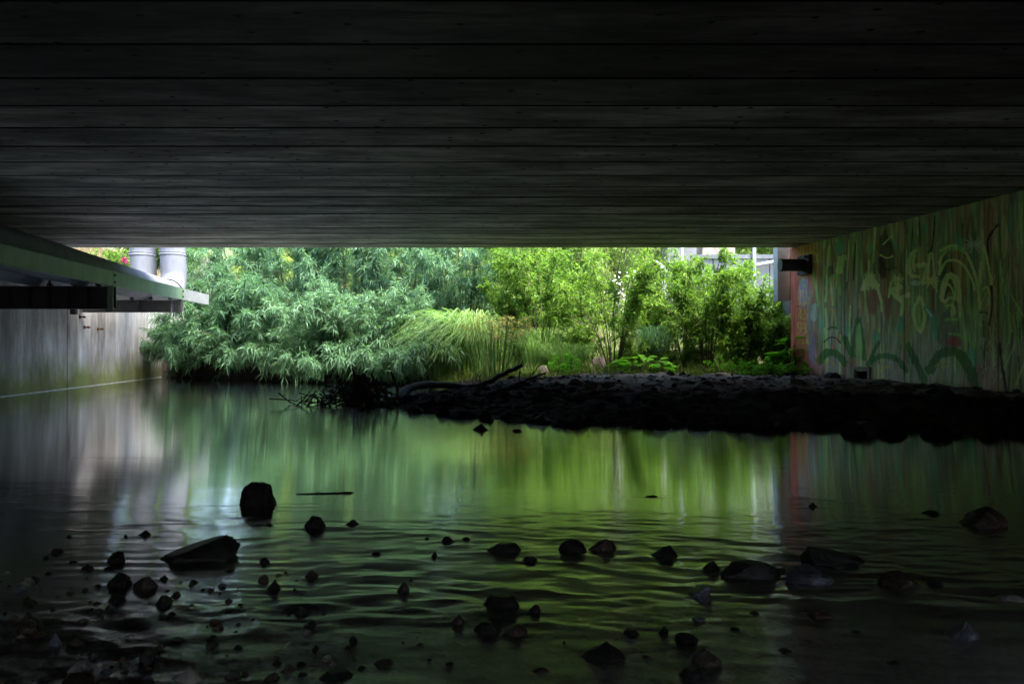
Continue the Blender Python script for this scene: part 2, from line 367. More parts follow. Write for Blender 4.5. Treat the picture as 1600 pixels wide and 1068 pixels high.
def height(X, Y):
    X = np.asarray(X, float); Y = np.asarray(Y, float)
    s = shore_sd(X, Y) + ((fbm(X * 1.1, Y * 1.1, 3) - 0.5) * 0.7 + (fbm(X * 4.2, Y * 4.2, 13, 3) - 0.5) * 0.42) * sstep(20, 14, Y)
    land = 0.05 * (1 - np.exp(-np.maximum(s, 0) / 0.25)) + 0.23 * sstep(0.0, 3.2, s * (1 + 0.6 * sstep(1.5, -1.5, X)))
    rough = (fbm(X * 2.6, Y * 2.6, 21, 5) - 0.5) * 0.12 * sstep(0.0, 0.5, s) + (fbm(X * 7, Y * 7, 8, 3) - 0.5) * 0.085 * sstep(0, 0.3, s)
    land = land + rough * sstep(19, 14.5, Y)
    # the bank lowers towards the right wall and the camera
    land = land * (1 - 0.30 * sstep(4.5, 7.5, X) * sstep(11, 8, Y))
    bed = -0.34 * (1 - np.exp(np.minimum(s, 0) / 0.5)) + (fbm(X * 2, Y * 2, 31) - 0.5) * 0.08
    shal = sstep(2.9, 1.7, Y - 0.10 * (X + 1.0)) * sstep(1.9, -0.8, X)
    bed = bed * (1 - shal) + shal * (-0.014 + (fbm(X * 3.2, Y * 3.2, 77) - 0.5) * 0.13)
    h = np.where(s > 0, land, bed)
    # hillside beyond the bridge
    hill = np.maximum(Y - 16.2 - 0.10 * np.maximum(-X, 0), 0)
    h = h + np.where(s > 0, hill * 0.20 + np.maximum(hill - 5, 0) * 0.09 + (fbm(X * .5, Y * .5, 5) - 0.5) * 0.9 * sstep(0, 6, hill), 0)
    # ground retained behind the left wing wall and beside both abutments
    left = XL(Y) - X
    h = np.where(left > 0.35, np.maximum(h, np.where((Y > 14.9) | (Y < -9.6), 2.45 + 0.45 * left.clip(0, 12) + (fbm(X * .8, Y * .8, 9) - .5) * .5, 2.9)), h)
    right = X - XR(Y)
    h = np.where((right > 0.35) & (Y < 14.9) & (Y > -10.5), 2.9, h)
    h = np.where((right > 0.3) & (Y >= 14.9), np.maximum(h, 0.3 + 0.35 * (right - 0.3)), h)
    # unseen earth dam added behind the camera to shut out light from the rear
    back = np.maximum(-10.5 - Y, 0)
    h = h + np.where((left <= 0.35) & (right <= 0.35), np.minimum(back * 0.9, 4.2), 0)
    return h

# ------------------------------------------------------------------ terrain
def steps(*seg):
    out = []
    for a, b, d in seg: out += list(np.arange(a, b - 1e-6, d))
    out.append(seg[-1][1]); return np.array(out)
gx = steps((-60, -14, 2.0), (-14, -3, 0.11), (-3, 8.4, 0.06), (8.4, 14, 0.4), (14, 60, 2.0))
gy = steps((-24, -4, 1.0), (-4, 1, 0.4), (1, 3.2, 0.04), (3.2, 6, 0.12), (6, 15.6, 0.06), (15.6, 23, 0.1), (23, 32, 0.3), (32, 80, 2.0))
GX, GY = np.meshgrid(gx, gy); H = height(GX, GY)
Vt = np.c_[GX.ravel(), GY.ravel(), H.ravel()]
nx, ny = len(gx), len(gy)
ii = (np.arange(ny - 1)[:, None] * nx + np.arange(nx - 1)[None, :]).ravel()
quads = np.c_[ii, ii + 1, ii + nx + 1, ii + nx]
cxm = Vt[quads].mean(1); sdm = shore_sd(cxm[:, 0], cxm[:, 1])
hillm = ((cxm[:, 1] > 15.3) & (sdm > 0.7)) | (cxm[:, 0] < XL(cxm[:, 1]) - 0.3) | ((cxm[:, 0] > XR(cxm[:, 1]) + 0.3))
bankm = ~hillm & (sdm > -0.25); bedm = ~hillm & ~bankm
def sub(name, mask, mat):
    q = quads[mask]; u, inv = np.unique(q, return_inverse=True)
    P0 = Vt[u]; dry = sstep(1.9, 3.4, shore_sd(P0[:, 0], P0[:, 1]) + (fbm(P0[:, 0] * 1.5, P0[:, 1] * 1.5, 63) - .5) * 2.2)  # crest mask: drier silt plus daylight painted as a paler colour
    return tag(obj_np(name, P0, inv.reshape(-1, 4), mat, smooth=True, attrs={'dry': dry}), kind='structure')
sub('hillside', hillm, M['hill']); sub('mud_bank', bankm, M['mud']); sub('streambed', bedm, M['bed'])

# ------------------------------------------------------------------ stones of the stream (measured in the photograph)
# px centre, py waterline, width px, height px, material, form, label (None = one of a look-alike group)
ST = [
 (395, 792, 66, 34, 'rock_dark', 'block', 'tall blocky dark boulder standing alone in the calm water'),
 (487, 826, 38, 19, 'rock_dark', 'dome', 'round dark stone just right of the tall blocky boulder'),
 (292, 881, 126, 29, 'rock_grey', 'wedge', 'long wedge shaped dark rock rising to a blunt right end'),
 (177, 880, 33, 15, 'rock_dark', 'dome', 'low rounded dark stone behind the long wedge rock'),
 (484, 904, 24, 13, 'rock_brown', 'peak', 'small brown pointed stone between the wedge rock and the oblong stone'),
 (425, 924, 24, 18, 'rock_dark', 'peak', 'dark pointed stone with a smaller lump at its foot'),
 (183, 916, 34, 21, 'rock_dark', 'dome', 'dark rounded rock touching a flat stone below the wedge rock'),
 (221, 920, 42, 16, 'rock_brown', 'flat', 'flat brown rock touching the rounded rock below the wedge rock'),
 (178, 942, 26, 13, 'rock_dark', 'dome', 'dark stone with a bright ripple beside it, under the flat brown rock'),
 (32, 992, 48, 30, 'rock_brown', 'dome', 'rusty brown lump with pale patches at the left edge'),
 (80, 1012, 26, 21, 'rock_blue', 'peak', 'pale bluish pointed stone among dark pebbles'),
 (120, 1053, 40, 15, 'rock_pale', 'flat', 'pale beige flat stone lying among dark pebbles'),
 (282, 1072, 66, 22, 'rock_pale', 'peak', 'pale grey peaked stone at the bottom edge'),
 (112, 1076, 58, 19, 'rock_brown', 'dome', 'reddish brown rounded stone under the pale flat stone'),
 (160, 1058, 28, 12, 'rock_blue', 'flat', 'dark bluish stone beside the pale beige flat stone'),
 (549, 822, 26, 10, 'rock_dark', 'peak', 'small dark stone trailing ripples right of the round stone'),
 (788, 864, 56, 13, 'rock_dark', 'oblong', 'smooth oblong black stone lying level in green water'),
 (828, 878, 28, 8, 'rock_dark', 'flat', 'low flat stone just below the oblong black stone'),
 (628, 927, 25, 17, 'rock_brown', 'peak', 'reddish brown pointed stone alone in mid stream'),
 (783, 952, 64, 19, 'rock_dark', 'oblong', 'broad glossy dark stone with a bulging right end'),
 (836, 958, 20, 13, 'rock_dark', 'dome', 'small round stone right of the broad glossy stone'),
 (714, 976, 24, 14, 'rock_brown', 'peak', 'brown tilted stone left below the broad glossy stone'),
 (790, 972, 34, 12, 'rock_dark', 'flat', 'flat dark stone directly under the broad glossy stone'),
 (762, 990, 46, 15, 'rock_dark', 'flat', 'long low dark stone in the cluster below the glossy stone'),
 (806, 994, 44, 16, 'rock_brown', 'peak', 'brown ridged stone in the cluster below the glossy stone'),
 (600, 1041, 36, 9, 'rock_brown', 'flat', 'red brown stone barely covered by ripples near the bottom'),
 (520, 1068, 62, 13, 'rock_dark', 'flat', 'wide flat dark stone at the bottom edge left of centre'),
 (895, 863, 44, 19, 'rock_dark', 'dome', 'lumpy dark stone, left one of a close pair'),
 (943, 861, 46, 18, 'rock_brown', 'dome', 'dark brown humped stone, right one of a close pair'),
 (1041, 873, 48, 17, 'rock_dark', 'peak', 'dark jagged stone right of the close pair'),
 (1114, 892, 30, 14, 'rock_dark', 'dome', 'small dark stone at the left tip of the long grey slab'),
 (1180, 904, 100, 20, 'rock_grey', 'oblong', 'long grey slab lying low with a smooth top'),
 (1095, 932, 42, 17, 'rock_blue', 'wedge', 'wedge stone with a shiny bluish right face'),
 (1095, 972, 26, 7, 'rock_blue', 'flat', 'shiny bluish flat stone below the wedge stone'),
 (1038, 994, 20, 15, 'rock_dark', 'peak', 'narrow dark stone below the green gleam'),
 (1076, 1007, 40, 16, 'rock_dark', 'dome', 'dark stone in the rippled water above the brown bottom stone'),
 (988, 996, 32, 10, 'rock_dark', 'flat', 'flat dark stone edged by a green ripple'),
 (946, 1037, 76, 26, 'rock_dark', 'peak', 'large dark gabled rock near the bottom centre'),
 (1108, 1042, 50, 22, 'rock_brown', 'dome', 'brown dome with a small white glint near the bottom'),
 (1310, 885, 106, 23, 'rock_grey', 'slab', 'long dark slab sloping down to the right'),
 (1271, 913, 78, 22, 'rock_blue', 'dome', 'grey bluish humped stone in front of the long sloping slab'),
 (1411, 919, 68, 22, 'rock_brown', 'dome', 'brown mottled stone right of the grey bluish stone'),
 (1551, 824, 68, 27, 'rock_brown', 'dome', 'large purplish brown dome by the right edge'),
 (1461, 805, 28, 7, 'rock_dark', 'flat', 'low dark stone left of the purplish dome'),
 (1272, 792, 16, 8, 'rock_dark', 'peak', 'tiny dark stone alone in the red and green reflections'),
 (1590, 942, 54, 9, 'rock_pale', 'flat', 'pale flat stone at the right edge'),
 (1516, 1000, 52, 25, 'rock_blue', 'peak', 'pale tipped pyramid stone in the dark lower right'),
 (1285, 966, 38, 11, 'rock_brown', 'flat', 'brown flat stone with white glints in dark water'),
 (1467, 916, 28, 8, 'rock_dark', 'flat', 'little glinting stone right of the brown mottled stone'),
 (750, 672, 27, 11, 'rock_dark', 'peak', 'dark diamond shaped stone just off the mud bank'),
 (808, 674, 16, 4, 'rock_dark', 'flat', 'tiny flat stone right of the diamond shaped stone'),
 (1019, 777, 24, 3, 'rock_dark', 'flat', 'dark flat sliver floating in the bright green reflection'),
 (1085, 1062, 44, 14, 'rock_dark', 'flat', 'dark flat stone under the brown dome at the bottom'),
]
small = [(419, 822, 18, 5), (222, 837, 24, 9), (195, 839, 9, 5), (106, 839, 9, 4), (412, 880, 19, 9), (253, 906, 18, 8), (133, 890, 21, 8), (165, 891, 25, 6),
         (86, 864, 18, 8), (69, 873, 13, 6), (111, 880, 15, 5), (149, 918, 17, 6), (265, 964, 20, 8), (294, 952, 25, 8), (699, 847, 21, 9), (728, 844, 16, 5),
         (667, 842, 8, 4), (678, 870, 12, 9), (587, 867, 16, 5), (551, 1004, 15, 11), (491, 1016, 14, 11), (460, 924, 8, 6), (882, 1006, 11, 6),
         (548, 770, 10, 3), (1030, 875, 14, 5), (1180, 960, 22, 6), (1340, 990, 20, 5), (1230, 1020, 24, 7), (1400, 1040, 30, 8), (1200, 936, 16, 5),
         (655, 1010, 18, 6), (430, 1040, 22, 7), (370, 1015, 20, 8), (330, 1000, 18, 8), (1010, 1030, 22, 6), (700, 1040, 24, 7), (845, 1052, 30, 8), (1150, 985, 18, 5)]

def ico(sub_):
    t = (1 + 5 ** .5) / 2
    v = [(-1, t, 0), (1, t, 0), (-1, -t, 0), (1, -t, 0), (0, -1, t), (0, 1, t), (0, -1, -t), (0, 1, -t), (t, 0, -1), (t, 0, 1), (-t, 0, -1), (-t, 0, 1)]
    f = [(0, 11, 5), (0, 5, 1), (0, 1, 7), (0, 7, 10), (0, 10, 11), (1, 5, 9), (5, 11, 4), (11, 10, 2), (10, 7, 6), (7, 1, 8), (3, 9, 4), (3, 4, 2), (3, 2, 6), (3, 6, 8), (3, 8, 9), (4, 9, 5), (2, 4, 11), (6, 2, 10), (8, 6, 7), (9, 8, 1)]
    v = [np.array(p) / np.linalg.norm(p) for p in v]
    for _ in range(sub_):
        mid = {}; nf = []
        def m_(a, b):
            k = (min(a, b), max(a, b))
            if k not in mid:
                p = v[a] + v[b]; v.append(p / np.linalg.norm(p)); mid[k] = len(v) - 1
            return mid[k]
        for a, b, c in f:
            ab, bc, ca = m_(a, b), m_(b, c), m_(c, a)
            nf += [(a, ab, ca), (b, bc, ab), (c, ca, bc), (ab, bc, ca)]
        f = nf
    return np.array(v), np.array(f)
ICO = {k: ico(k) for k in (2, 3, 4)}

def rock_verts(seed, form='dome', sub_=4, cuts=26):
    """unit rock: x,y in [-.5,.5], z 0..1 above the water, a buried part below"""
    r = np.random.default_rng(seed); v, f = ICO[sub_]
    n = r.normal(size=(cuts, 3)); n /= np.linalg.norm(n, axis=1)[:, None]
    d = r.uniform(0.74, 1.0, cuts)
    if form == 'block':
        a_ = np.arange(7) * 0.9 + r.uniform(-.2, .2, 7)
        n = np.r_[np.c_[np.cos(a_), np.sin(a_), np.full(7, .26)], [[.18, .1, 1], [-.35, -.2, 1], [.1, -.5, .9], [0, 0, -1]]]; n /= np.linalg.norm(n, axis=1)[:, None]
        d = np.r_[r.uniform(.62, .8, 7), [.82, .84, .88, .8]]
    dots = v @ n.T
    rad = np.min(np.where(dots > 0.05, d[None, :] / np.maximum(dots, 0.05), 9), axis=1).clip(0, 1.25)
    p = v * rad[:, None]
    q = p * 3
    p = p * (1 + 0.22 * (fbm(q[:, 0] + q[:, 2] * .7, q[:, 1] - q[:, 2] * .6, seed) - .5) + 0.11 * (fbm(q[:, 0] * 2.2 + q[:, 2] * 1.7, q[:, 1] * 2.2 - q[:, 2], seed + 5) - .5))[:, None]
    p[:, 0] -= (p[:, 0].max() + p[:, 0].min()) / 2; p[:, 0] /= (p[:, 0].max() - p[:, 0].min())
    p[:, 1] -= (p[:, 1].max() + p[:, 1].min()) / 2; p[:, 1] /= (p[:, 1].max() - p[:, 1].min())
    zt = p[:, 2].max(); zb = p[:, 2].min(); z = (p[:, 2] - zb) / (zt - zb) * 1.7 - 0.7
    x = p[:, 0] * 2
    if form == 'block':
        pass
    elif form == 'peak':
        k = 1 - 0.72 * np.clip(z, 0, 1); p[:, 0] = p[:, 0] * k + 0.08 * np.clip(z, 0, 1); p[:, 1] *= k
    elif form == 'wedge':
        z = np.where(z > 0, np.clip(z * 1.6, 0, 1) * (0.10 + 0.90 * np.clip((x + .95) / 1.75, 0, 1) ** 1.1), z)
    elif form == 'slab':
        z = np.where(z > 0, np.clip(z * 1.8, 0, 1) * (0.35 + 0.65 * np.clip((1 - x) / 1.8, 0, 1)), z)
    elif form == 'oblong':
        z = np.where(z > 0, np.clip(z * 1.5, 0, 1), z)
    elif form == 'flat':
        z = np.where(z > 0, np.clip(z * 1.3, 0, 1), z)
    if form in ('dome', 'oblong', 'flat', 'slab', 'wedge'):
        k = 1 - {'dome': .38, 'oblong': .3, 'flat': .42, 'slab': .3, 'wedge': .18}[form] * np.clip(z, 0, 1) ** 1.3; p[:, 0] *= k if form != 'wedge' else 1; p[:, 1] *= k
    p[:, 2] = z / max(z.max(), 1e-6) if z.max() > 0 else z
    return p, f

def stone(name, x, y, z, w, dpt, h, seed, form, mat, label, group=None, sub_=4, rz=0.0):
    p, f = rock_verts(seed, form, sub_)
    o = obj_np(name, p * np.array([w, dpt, h]), f, mat, smooth=True)
    o.location = (x, y, z); o.rotation_euler = (0, 0, rz)
    return tag(o, label, 'stone', group)

water_rocks = []
for k, (px, py, w, h, mt, form, lab) in enumerate(ST):
    x, Y = onwater(px, py); W = w * Y / F; Hh = h * Y / F
    dp = W * random.uniform(0.6, 0.85) if form != 'oblong' else W * 0.45
    dp = min(dp, 0.3)
    o = stone('river_stone', x, Y + dp * 0.42, -0.004, W * 1.04, dp, Hh * 1.08, 100 + k * 7, form, M[mt], lab)
    water_rocks.append((x, Y + dp * .42, W, dp))
for k, (px, py, w, h) in enumerate(small):
    x, Y = onwater(px, py); W = w * Y / F; Hh = h * Y / F; dp = W * 0.7
    left = px < 340
    lab = 'small dark stone poking out of the ripples left of the long wedge rock' if px < 230 else 'small dark stone barely breaking the rippled water of the stream'
    stone('small_stone', x, Y + dp * .4, -0.003, W, dp, Hh, 900 + k * 3, random.choice(['dome', 'peak', 'flat']), M[random.choice(['rock_dark', 'rock_dark', 'rock_brown'])], lab,
          'small stones left of the wedge rock' if px < 230 else 'small stones breaking the water', 3)
    water_rocks.append((x, Y + dp * .4, W, dp))

# pebbles of the shallow near edge
pm = []
for k in range(8):
    p, f = rock_verts(3000 + k, 'dome', 2, 9)
    pm.append((p, f))
peb_mesh = {}
for mk in ('rock_dark', 'rock_brown', 'rock_grey', 'rock_blue', 'rock_pale'):
    peb_mesh[mk] = [mesh_np('pebble', p, f, M[mk.replace('rock', 'pebble')], smooth=True) for p, f in pm]
cnt = 0
while cnt < 290:
    y = rng.uniform(1.55, 2.6); x = rng.uniform(-0.80 * y, -0.1 * y)
    if rng.random() > np.exp(-((y - 1.5) * 1.1)) * float(np.clip((-x / y - .12) * 2.6, .06, 1.0)): continue
    w = float(np.clip(rng.lognormal(-3.75, 0.45), 0.012, 0.075))
    if any(abs(x - a) < (c + w) * .5 and abs(y - b) < (d + w) * .5 for a, b, c, d in water_rocks): continue
    mk = rng.choice(['rock_dark', 'rock_brown', 'rock_grey', 'rock_blue', 'rock_pale'], p=[.25, .40, .18, .09, .08])
    o = bpy.data.objects.new('pebble', peb_mesh[mk][int(rng.integers(8))]); link(o)
    hz = float(height(np.array([x]), np.array([y]))[0])
    o.location = (x, y, max(hz + w * 0.2, -0.006)); o.scale = (w * rng.uniform(.8, 1.3), w * rng.uniform(.7, 1.1), w * rng.uniform(.4, .62)); o.rotation_euler = (rng.uniform(-.2, .2), rng.uniform(-.2, .2), rng.uniform(0, 6.28))
    tag(o, 'small wet pebble lying in the dark shallows along the bottom edge', 'pebble', 'pebbles of the near shallows')
    cnt += 1
# finer gravel between them, uncountable
P_, Fa_ = [], []; base = 0
pv, pf = ICO[2]; 
gv, gf = ico(1)
for k in range(7000):
    y = rng.uniform(1.4, 3.1); x = rng.uniform(-0.85 * y, 0.8 * y); w = rng.uniform(0.006, 0.02)
    P_.append(gv * np.array([w, w * rng.uniform(.6, 1), w * rng.uniform(.35, .6)]) * rng.uniform(.75, 1.2, (len(gv), 1)) + np.array([x, y, 0])); Fa_.append(gf + base); base += len(gv)
Pg = np.concatenate(P_); Pg[:, 2] += height(Pg[:, 0], Pg[:, 1])
tag(obj_np('gravel', Pg, np.concatenate(Fa_), M['pebble_brown']), 'fine dark gravel on the bed of the near shallows', 'gravel', kind='stuff')

# ------------------------------------------------------------------ water surface
wx = steps((-16, -5, 0.5), (-5, 5.4, 0.024), (5.4, 9.5, 0.5))
wy = steps((-18, 0.4, 0.8), (0.4, 5.4, 0.0095), (5.4, 9, 0.05), (9, 22, 0.4))
WX, WY = np.meshgrid(wx, wy)
warp = (fbm(WX * 1.3, WY * 1.3, 61) - .5) * 0.5
a1 = fbm(WX * 4.4 + 1.5 * warp, (WY + 0.10 * WX + warp * 0.5) * 11, 41, 4)
a2 = fbm(WX * 9.0, (WY - 0.08 * WX + warp * 0.4) * 17, 51, 3)
r1 = 1 - np.abs(2 * fbm(WX * 1.3 + 3, (WY + warp * 0.25) * 5.0, 71, 3) - 1)
r2 = 1 - np.abs(2 * fbm(WX * 4.6 + 7 + warp, (WY + 0.14 * WX + warp * 0.6) * 10, 75, 3) - 1)
patch = 0.18 + 1.15 * sstep(0.36, 0.62, fbm(WX * .8, WY * 1.6, 81))
near = sstep(4.6, 2.2, WY + 0.35 * sstep(0.5, 3.5, WX) * -1.0)
amp = near * patch * (1 + 1.1 * sstep(2.7, 1.8, WY)) * 0.9
WZ = amp * (0.0105 * (a1 - .5) + 0.0036 * (a2 - .5) + 0.0010 * (r1 ** 4) + 0.0036 * (r2 ** 3))
WZ += sstep(9, 4.8, WY) * 0.0006 * (fbm(WX * 1.6, WY * 9, 91, 2) - .5)
for (rx, ry, w, d) in water_rocks:      # wakes trailing sideways from each stone
    if ry > 5.6: continue
    L_ = w * 1.5; dx = (WX - rx); dy = (WY - ry + d * .35)
    env = np.exp(-(dx / L_) ** 2) * np.exp(-(dy / (0.03 + 0.35 * d)) ** 2)
    WZ += env * 0.0009 * np.cos(dy * 70 + 5 * warp) * sstep(5.6, 4.4, ry * np.ones(1))
CH = 0.055 + 0.06 * sstep(4.6, 2.9, WY) * (0.6 + 0.4 * patch / 1.25) + 0.10 * sstep(2.5, 1.7, WY)
nwx, nwy = len(wx), len(wy)
ii = (np.arange(nwy - 1)[:, None] * nwx + np.arange(nwx - 1)[None, :]).ravel()
tag(obj_np('water', np.c_[WX.ravel(), WY.ravel(), WZ.ravel()], np.c_[ii, ii + 1, ii + nwx + 1, ii + nwx], M['water'], smooth=True, attrs={'chop': CH.ravel()}), kind='structure')

# ------------------------------------------------------------------ bridge deck: precast beams side by side
deck = empty('bridge_deck', (0, DECK_END, SOFFIT), 'dark concrete bridge deck of side by side beams spanning the stream', 'bridge')
PW = 0.61
def plank_mesh():
    # cross-section (y,z) with chamfered lower edges, extruded along x in a few segments
    g = 0.013; c = 0.003; w = PW / 2
    prof = [(-w + g + c, 0), (w - g - c, 0), (w - g, c), (w - g, 0.45), (-w + g, 0.45), (-w + g, c)]
    xs = np.linspace(-8.15, 8.15, 2); V = []; Fq = []
    for x in xs: V += [(x, a, b) for a, b in prof]
    n = len(prof)
    for k in range(n):
        a, b = k, (k + 1) % n; Fq.append((a, b, b + n, a + n))
    Fq.append(tuple(range(n - 1, -1, -1))); Fq.append(tuple(range(n, 2 * n)))
    me = bpy.data.meshes.new('deck_plank'); me.from_pydata(V, [], Fq); me.update(); me.materials.append(M['soffit']); return me
pmesh = plank_mesh(); pmesh_darker = pmesh.copy(); pmesh_darker.materials.clear(); pmesh_darker.materials.append(M['soffit_darker'])
nplank = 40
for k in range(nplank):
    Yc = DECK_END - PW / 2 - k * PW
    o = bpy.data.objects.new('deck_plank', pmesh if k < 14 else pmesh_darker); link(o, deck)  # planks towards and behind the camera get the darker concrete
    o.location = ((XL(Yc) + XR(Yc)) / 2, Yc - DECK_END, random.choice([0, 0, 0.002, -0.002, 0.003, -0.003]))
jm = MB(); jm.box((0, 0, 0.006), (16.3, 0.028, 0.020)); M['joint'] = plain('black_joint_shade', (0.006, 0.006, 0.006), 0.95, 0, 0.05)  # black strip under each joint stands in for the shade in the gap
j0 = jm.build('joint_shade_strip', M['joint'], deck); jmesh = j0.data
for k in range(1, nplank):
    Yc = DECK_END - k * PW
    o = j0 if k == 1 else link(bpy.data.objects.new('joint_shade_strip', jmesh), deck)
    o.location = ((XL(Yc) + XR(Yc)) / 2, Yc - DECK_END, 0)
mb = MB(); yb = DECK_END - nplank * PW
slabv = [(XL(DECK_END) - .45, DECK_END - .02), (XR(DECK_END) + .45, DECK_END - .02), (XR(yb) + .45, yb), (XL(yb) - .45, yb)]
mb.add([(x, y - DECK_END, z) for z in (0.47, 0.75) for x, y in slabv], [(0, 1, 2, 3), (4, 7, 6, 5), (0, 4, 5, 1), (1, 5, 6, 2), (2, 6, 7, 3), (3, 7, 4, 0)])
mb.build('road_slab', M['darkconc'], deck)
# pale scribbles chalked on the soffit
def scribble(px, py, w, h, n, col, seed):
    r = random.Random(seed); m_ = MB()
    for _ in range(n):
        Y = 2.16 * F / (545 - (py + r.uniform(-h, h) / 2)); x0 = at(px + r.uniform(-w, w) / 2, Y); ln = r.uniform(.05, .22); a = r.uniform(-.55, .5); wd = r.uniform(.004, .008)
        z = SOFFIT - 0.0125
        p = [Vector((x0 + ln * t, Y + math.sin(a) * ln * t + 0.03 * math.sin(t * 3 + a), z)) for t in (0, .5, 1)]
        m_.add([(q.x, q.y - DECK_END + s * wd, q.z - SOFFIT) for q in p for s in (-1, 1)], [(0, 1, 3, 2), (2, 3, 5, 4)])
    m_.build('chalk_scribble', col, deck)
M['chalk'] = plain('green_chalk', (0.30, 0.42, 0.36), 0.9, 0, 0.2, 0.2)
scribble(556, 341, 60, 16, 46, M['chalk'], 1); scribble(722, 291, 55, 6, 26, M['chalk'], 2); scribble(668, 315, 40, 14, 26, M['chalk'], 3)

# ------------------------------------------------------------------ walls
def wall_block(name, Y0, Y1, z0, z1, face, side, mat, parent, th=0.4, gap=0.03):
    """one panel; side=-1: left wall (its body lies to the left of its face)"""
    Y0 += gap / 2; Y1 -= gap / 2; m_ = MB()
    o_ = th * side; c = 0.015
    pts = [(face(Y0) + side * c, Y0), (face(Y0 + c), Y0 + c), (face(Y1 - c), Y1 - c), (face(Y1) + side * c, Y1), (face(Y1) + o_, Y1), (face(Y0) + o_, Y0)]
    if side < 0: pts = pts[::-1]
    n = len(pts)
    m_.add([(x, y, z) for z in (z0, z1) for x, y in pts], [tuple(range(n - 1, -1, -1)), tuple(range(n, 2 * n))] + [(k, (k + 1) % n, (k + 1) % n + n, k + n) for k in range(n)])
    return m_.build(name, mat, parent)
lw = empty('abutment_wall', (0, 0, 0), 'grey streaked concrete wall along the water on the left', 'wall')
for a, b in ((-10, -2), (-2, 4), (4, 9.2), (9.2, 14.45)):
    wall_block('wall_panel', a, b, -0.5, SOFFIT - 0.01, XL, -1, M['wallL'], lw)
wp = wall_block('wall_panel', 14.45, 22.5, -0.5, 2.62, XL, -1, M['wallL'], lw)
m_ = MB()
for k in range(60):      # thin broken line of scum at the water's edge
    Y = -2 + 24.0 * k / 60; ln = 0.40
    m_.box((XL(Y) + 0.008, Y, 0.006), (0.012, ln, 0.014), math.atan(-SK))
m_.build('scum_line', M['foam'], lw)
for px, py in ((124, 495), (131, 511), (152, 514)):
    Y = 6.81 / (-(px - 800) / F + SK) if True else 0
    m_ = MB(); zz = zat(py, Y); x0 = XL(Y)
    m_.tube([(x0 - .02, Y, zz), (x0 + 0.13, Y + .02, zz)], 0.014, 8); m_.box((x0 + 0.008, Y, zz), (0.02, .07, .07)); m_.box((x0 + 0.10, Y, zz), (0.03, .045, .045))
    m_.build('anchor_bolt', M['rust'], lw)
m_ = MB(); m_.box((XL(14.62) + 0.06, 14.62, 1.72), (0.1, 0.1, .28)); m_.build('wall_bracket', M['dark_steel'], lw)

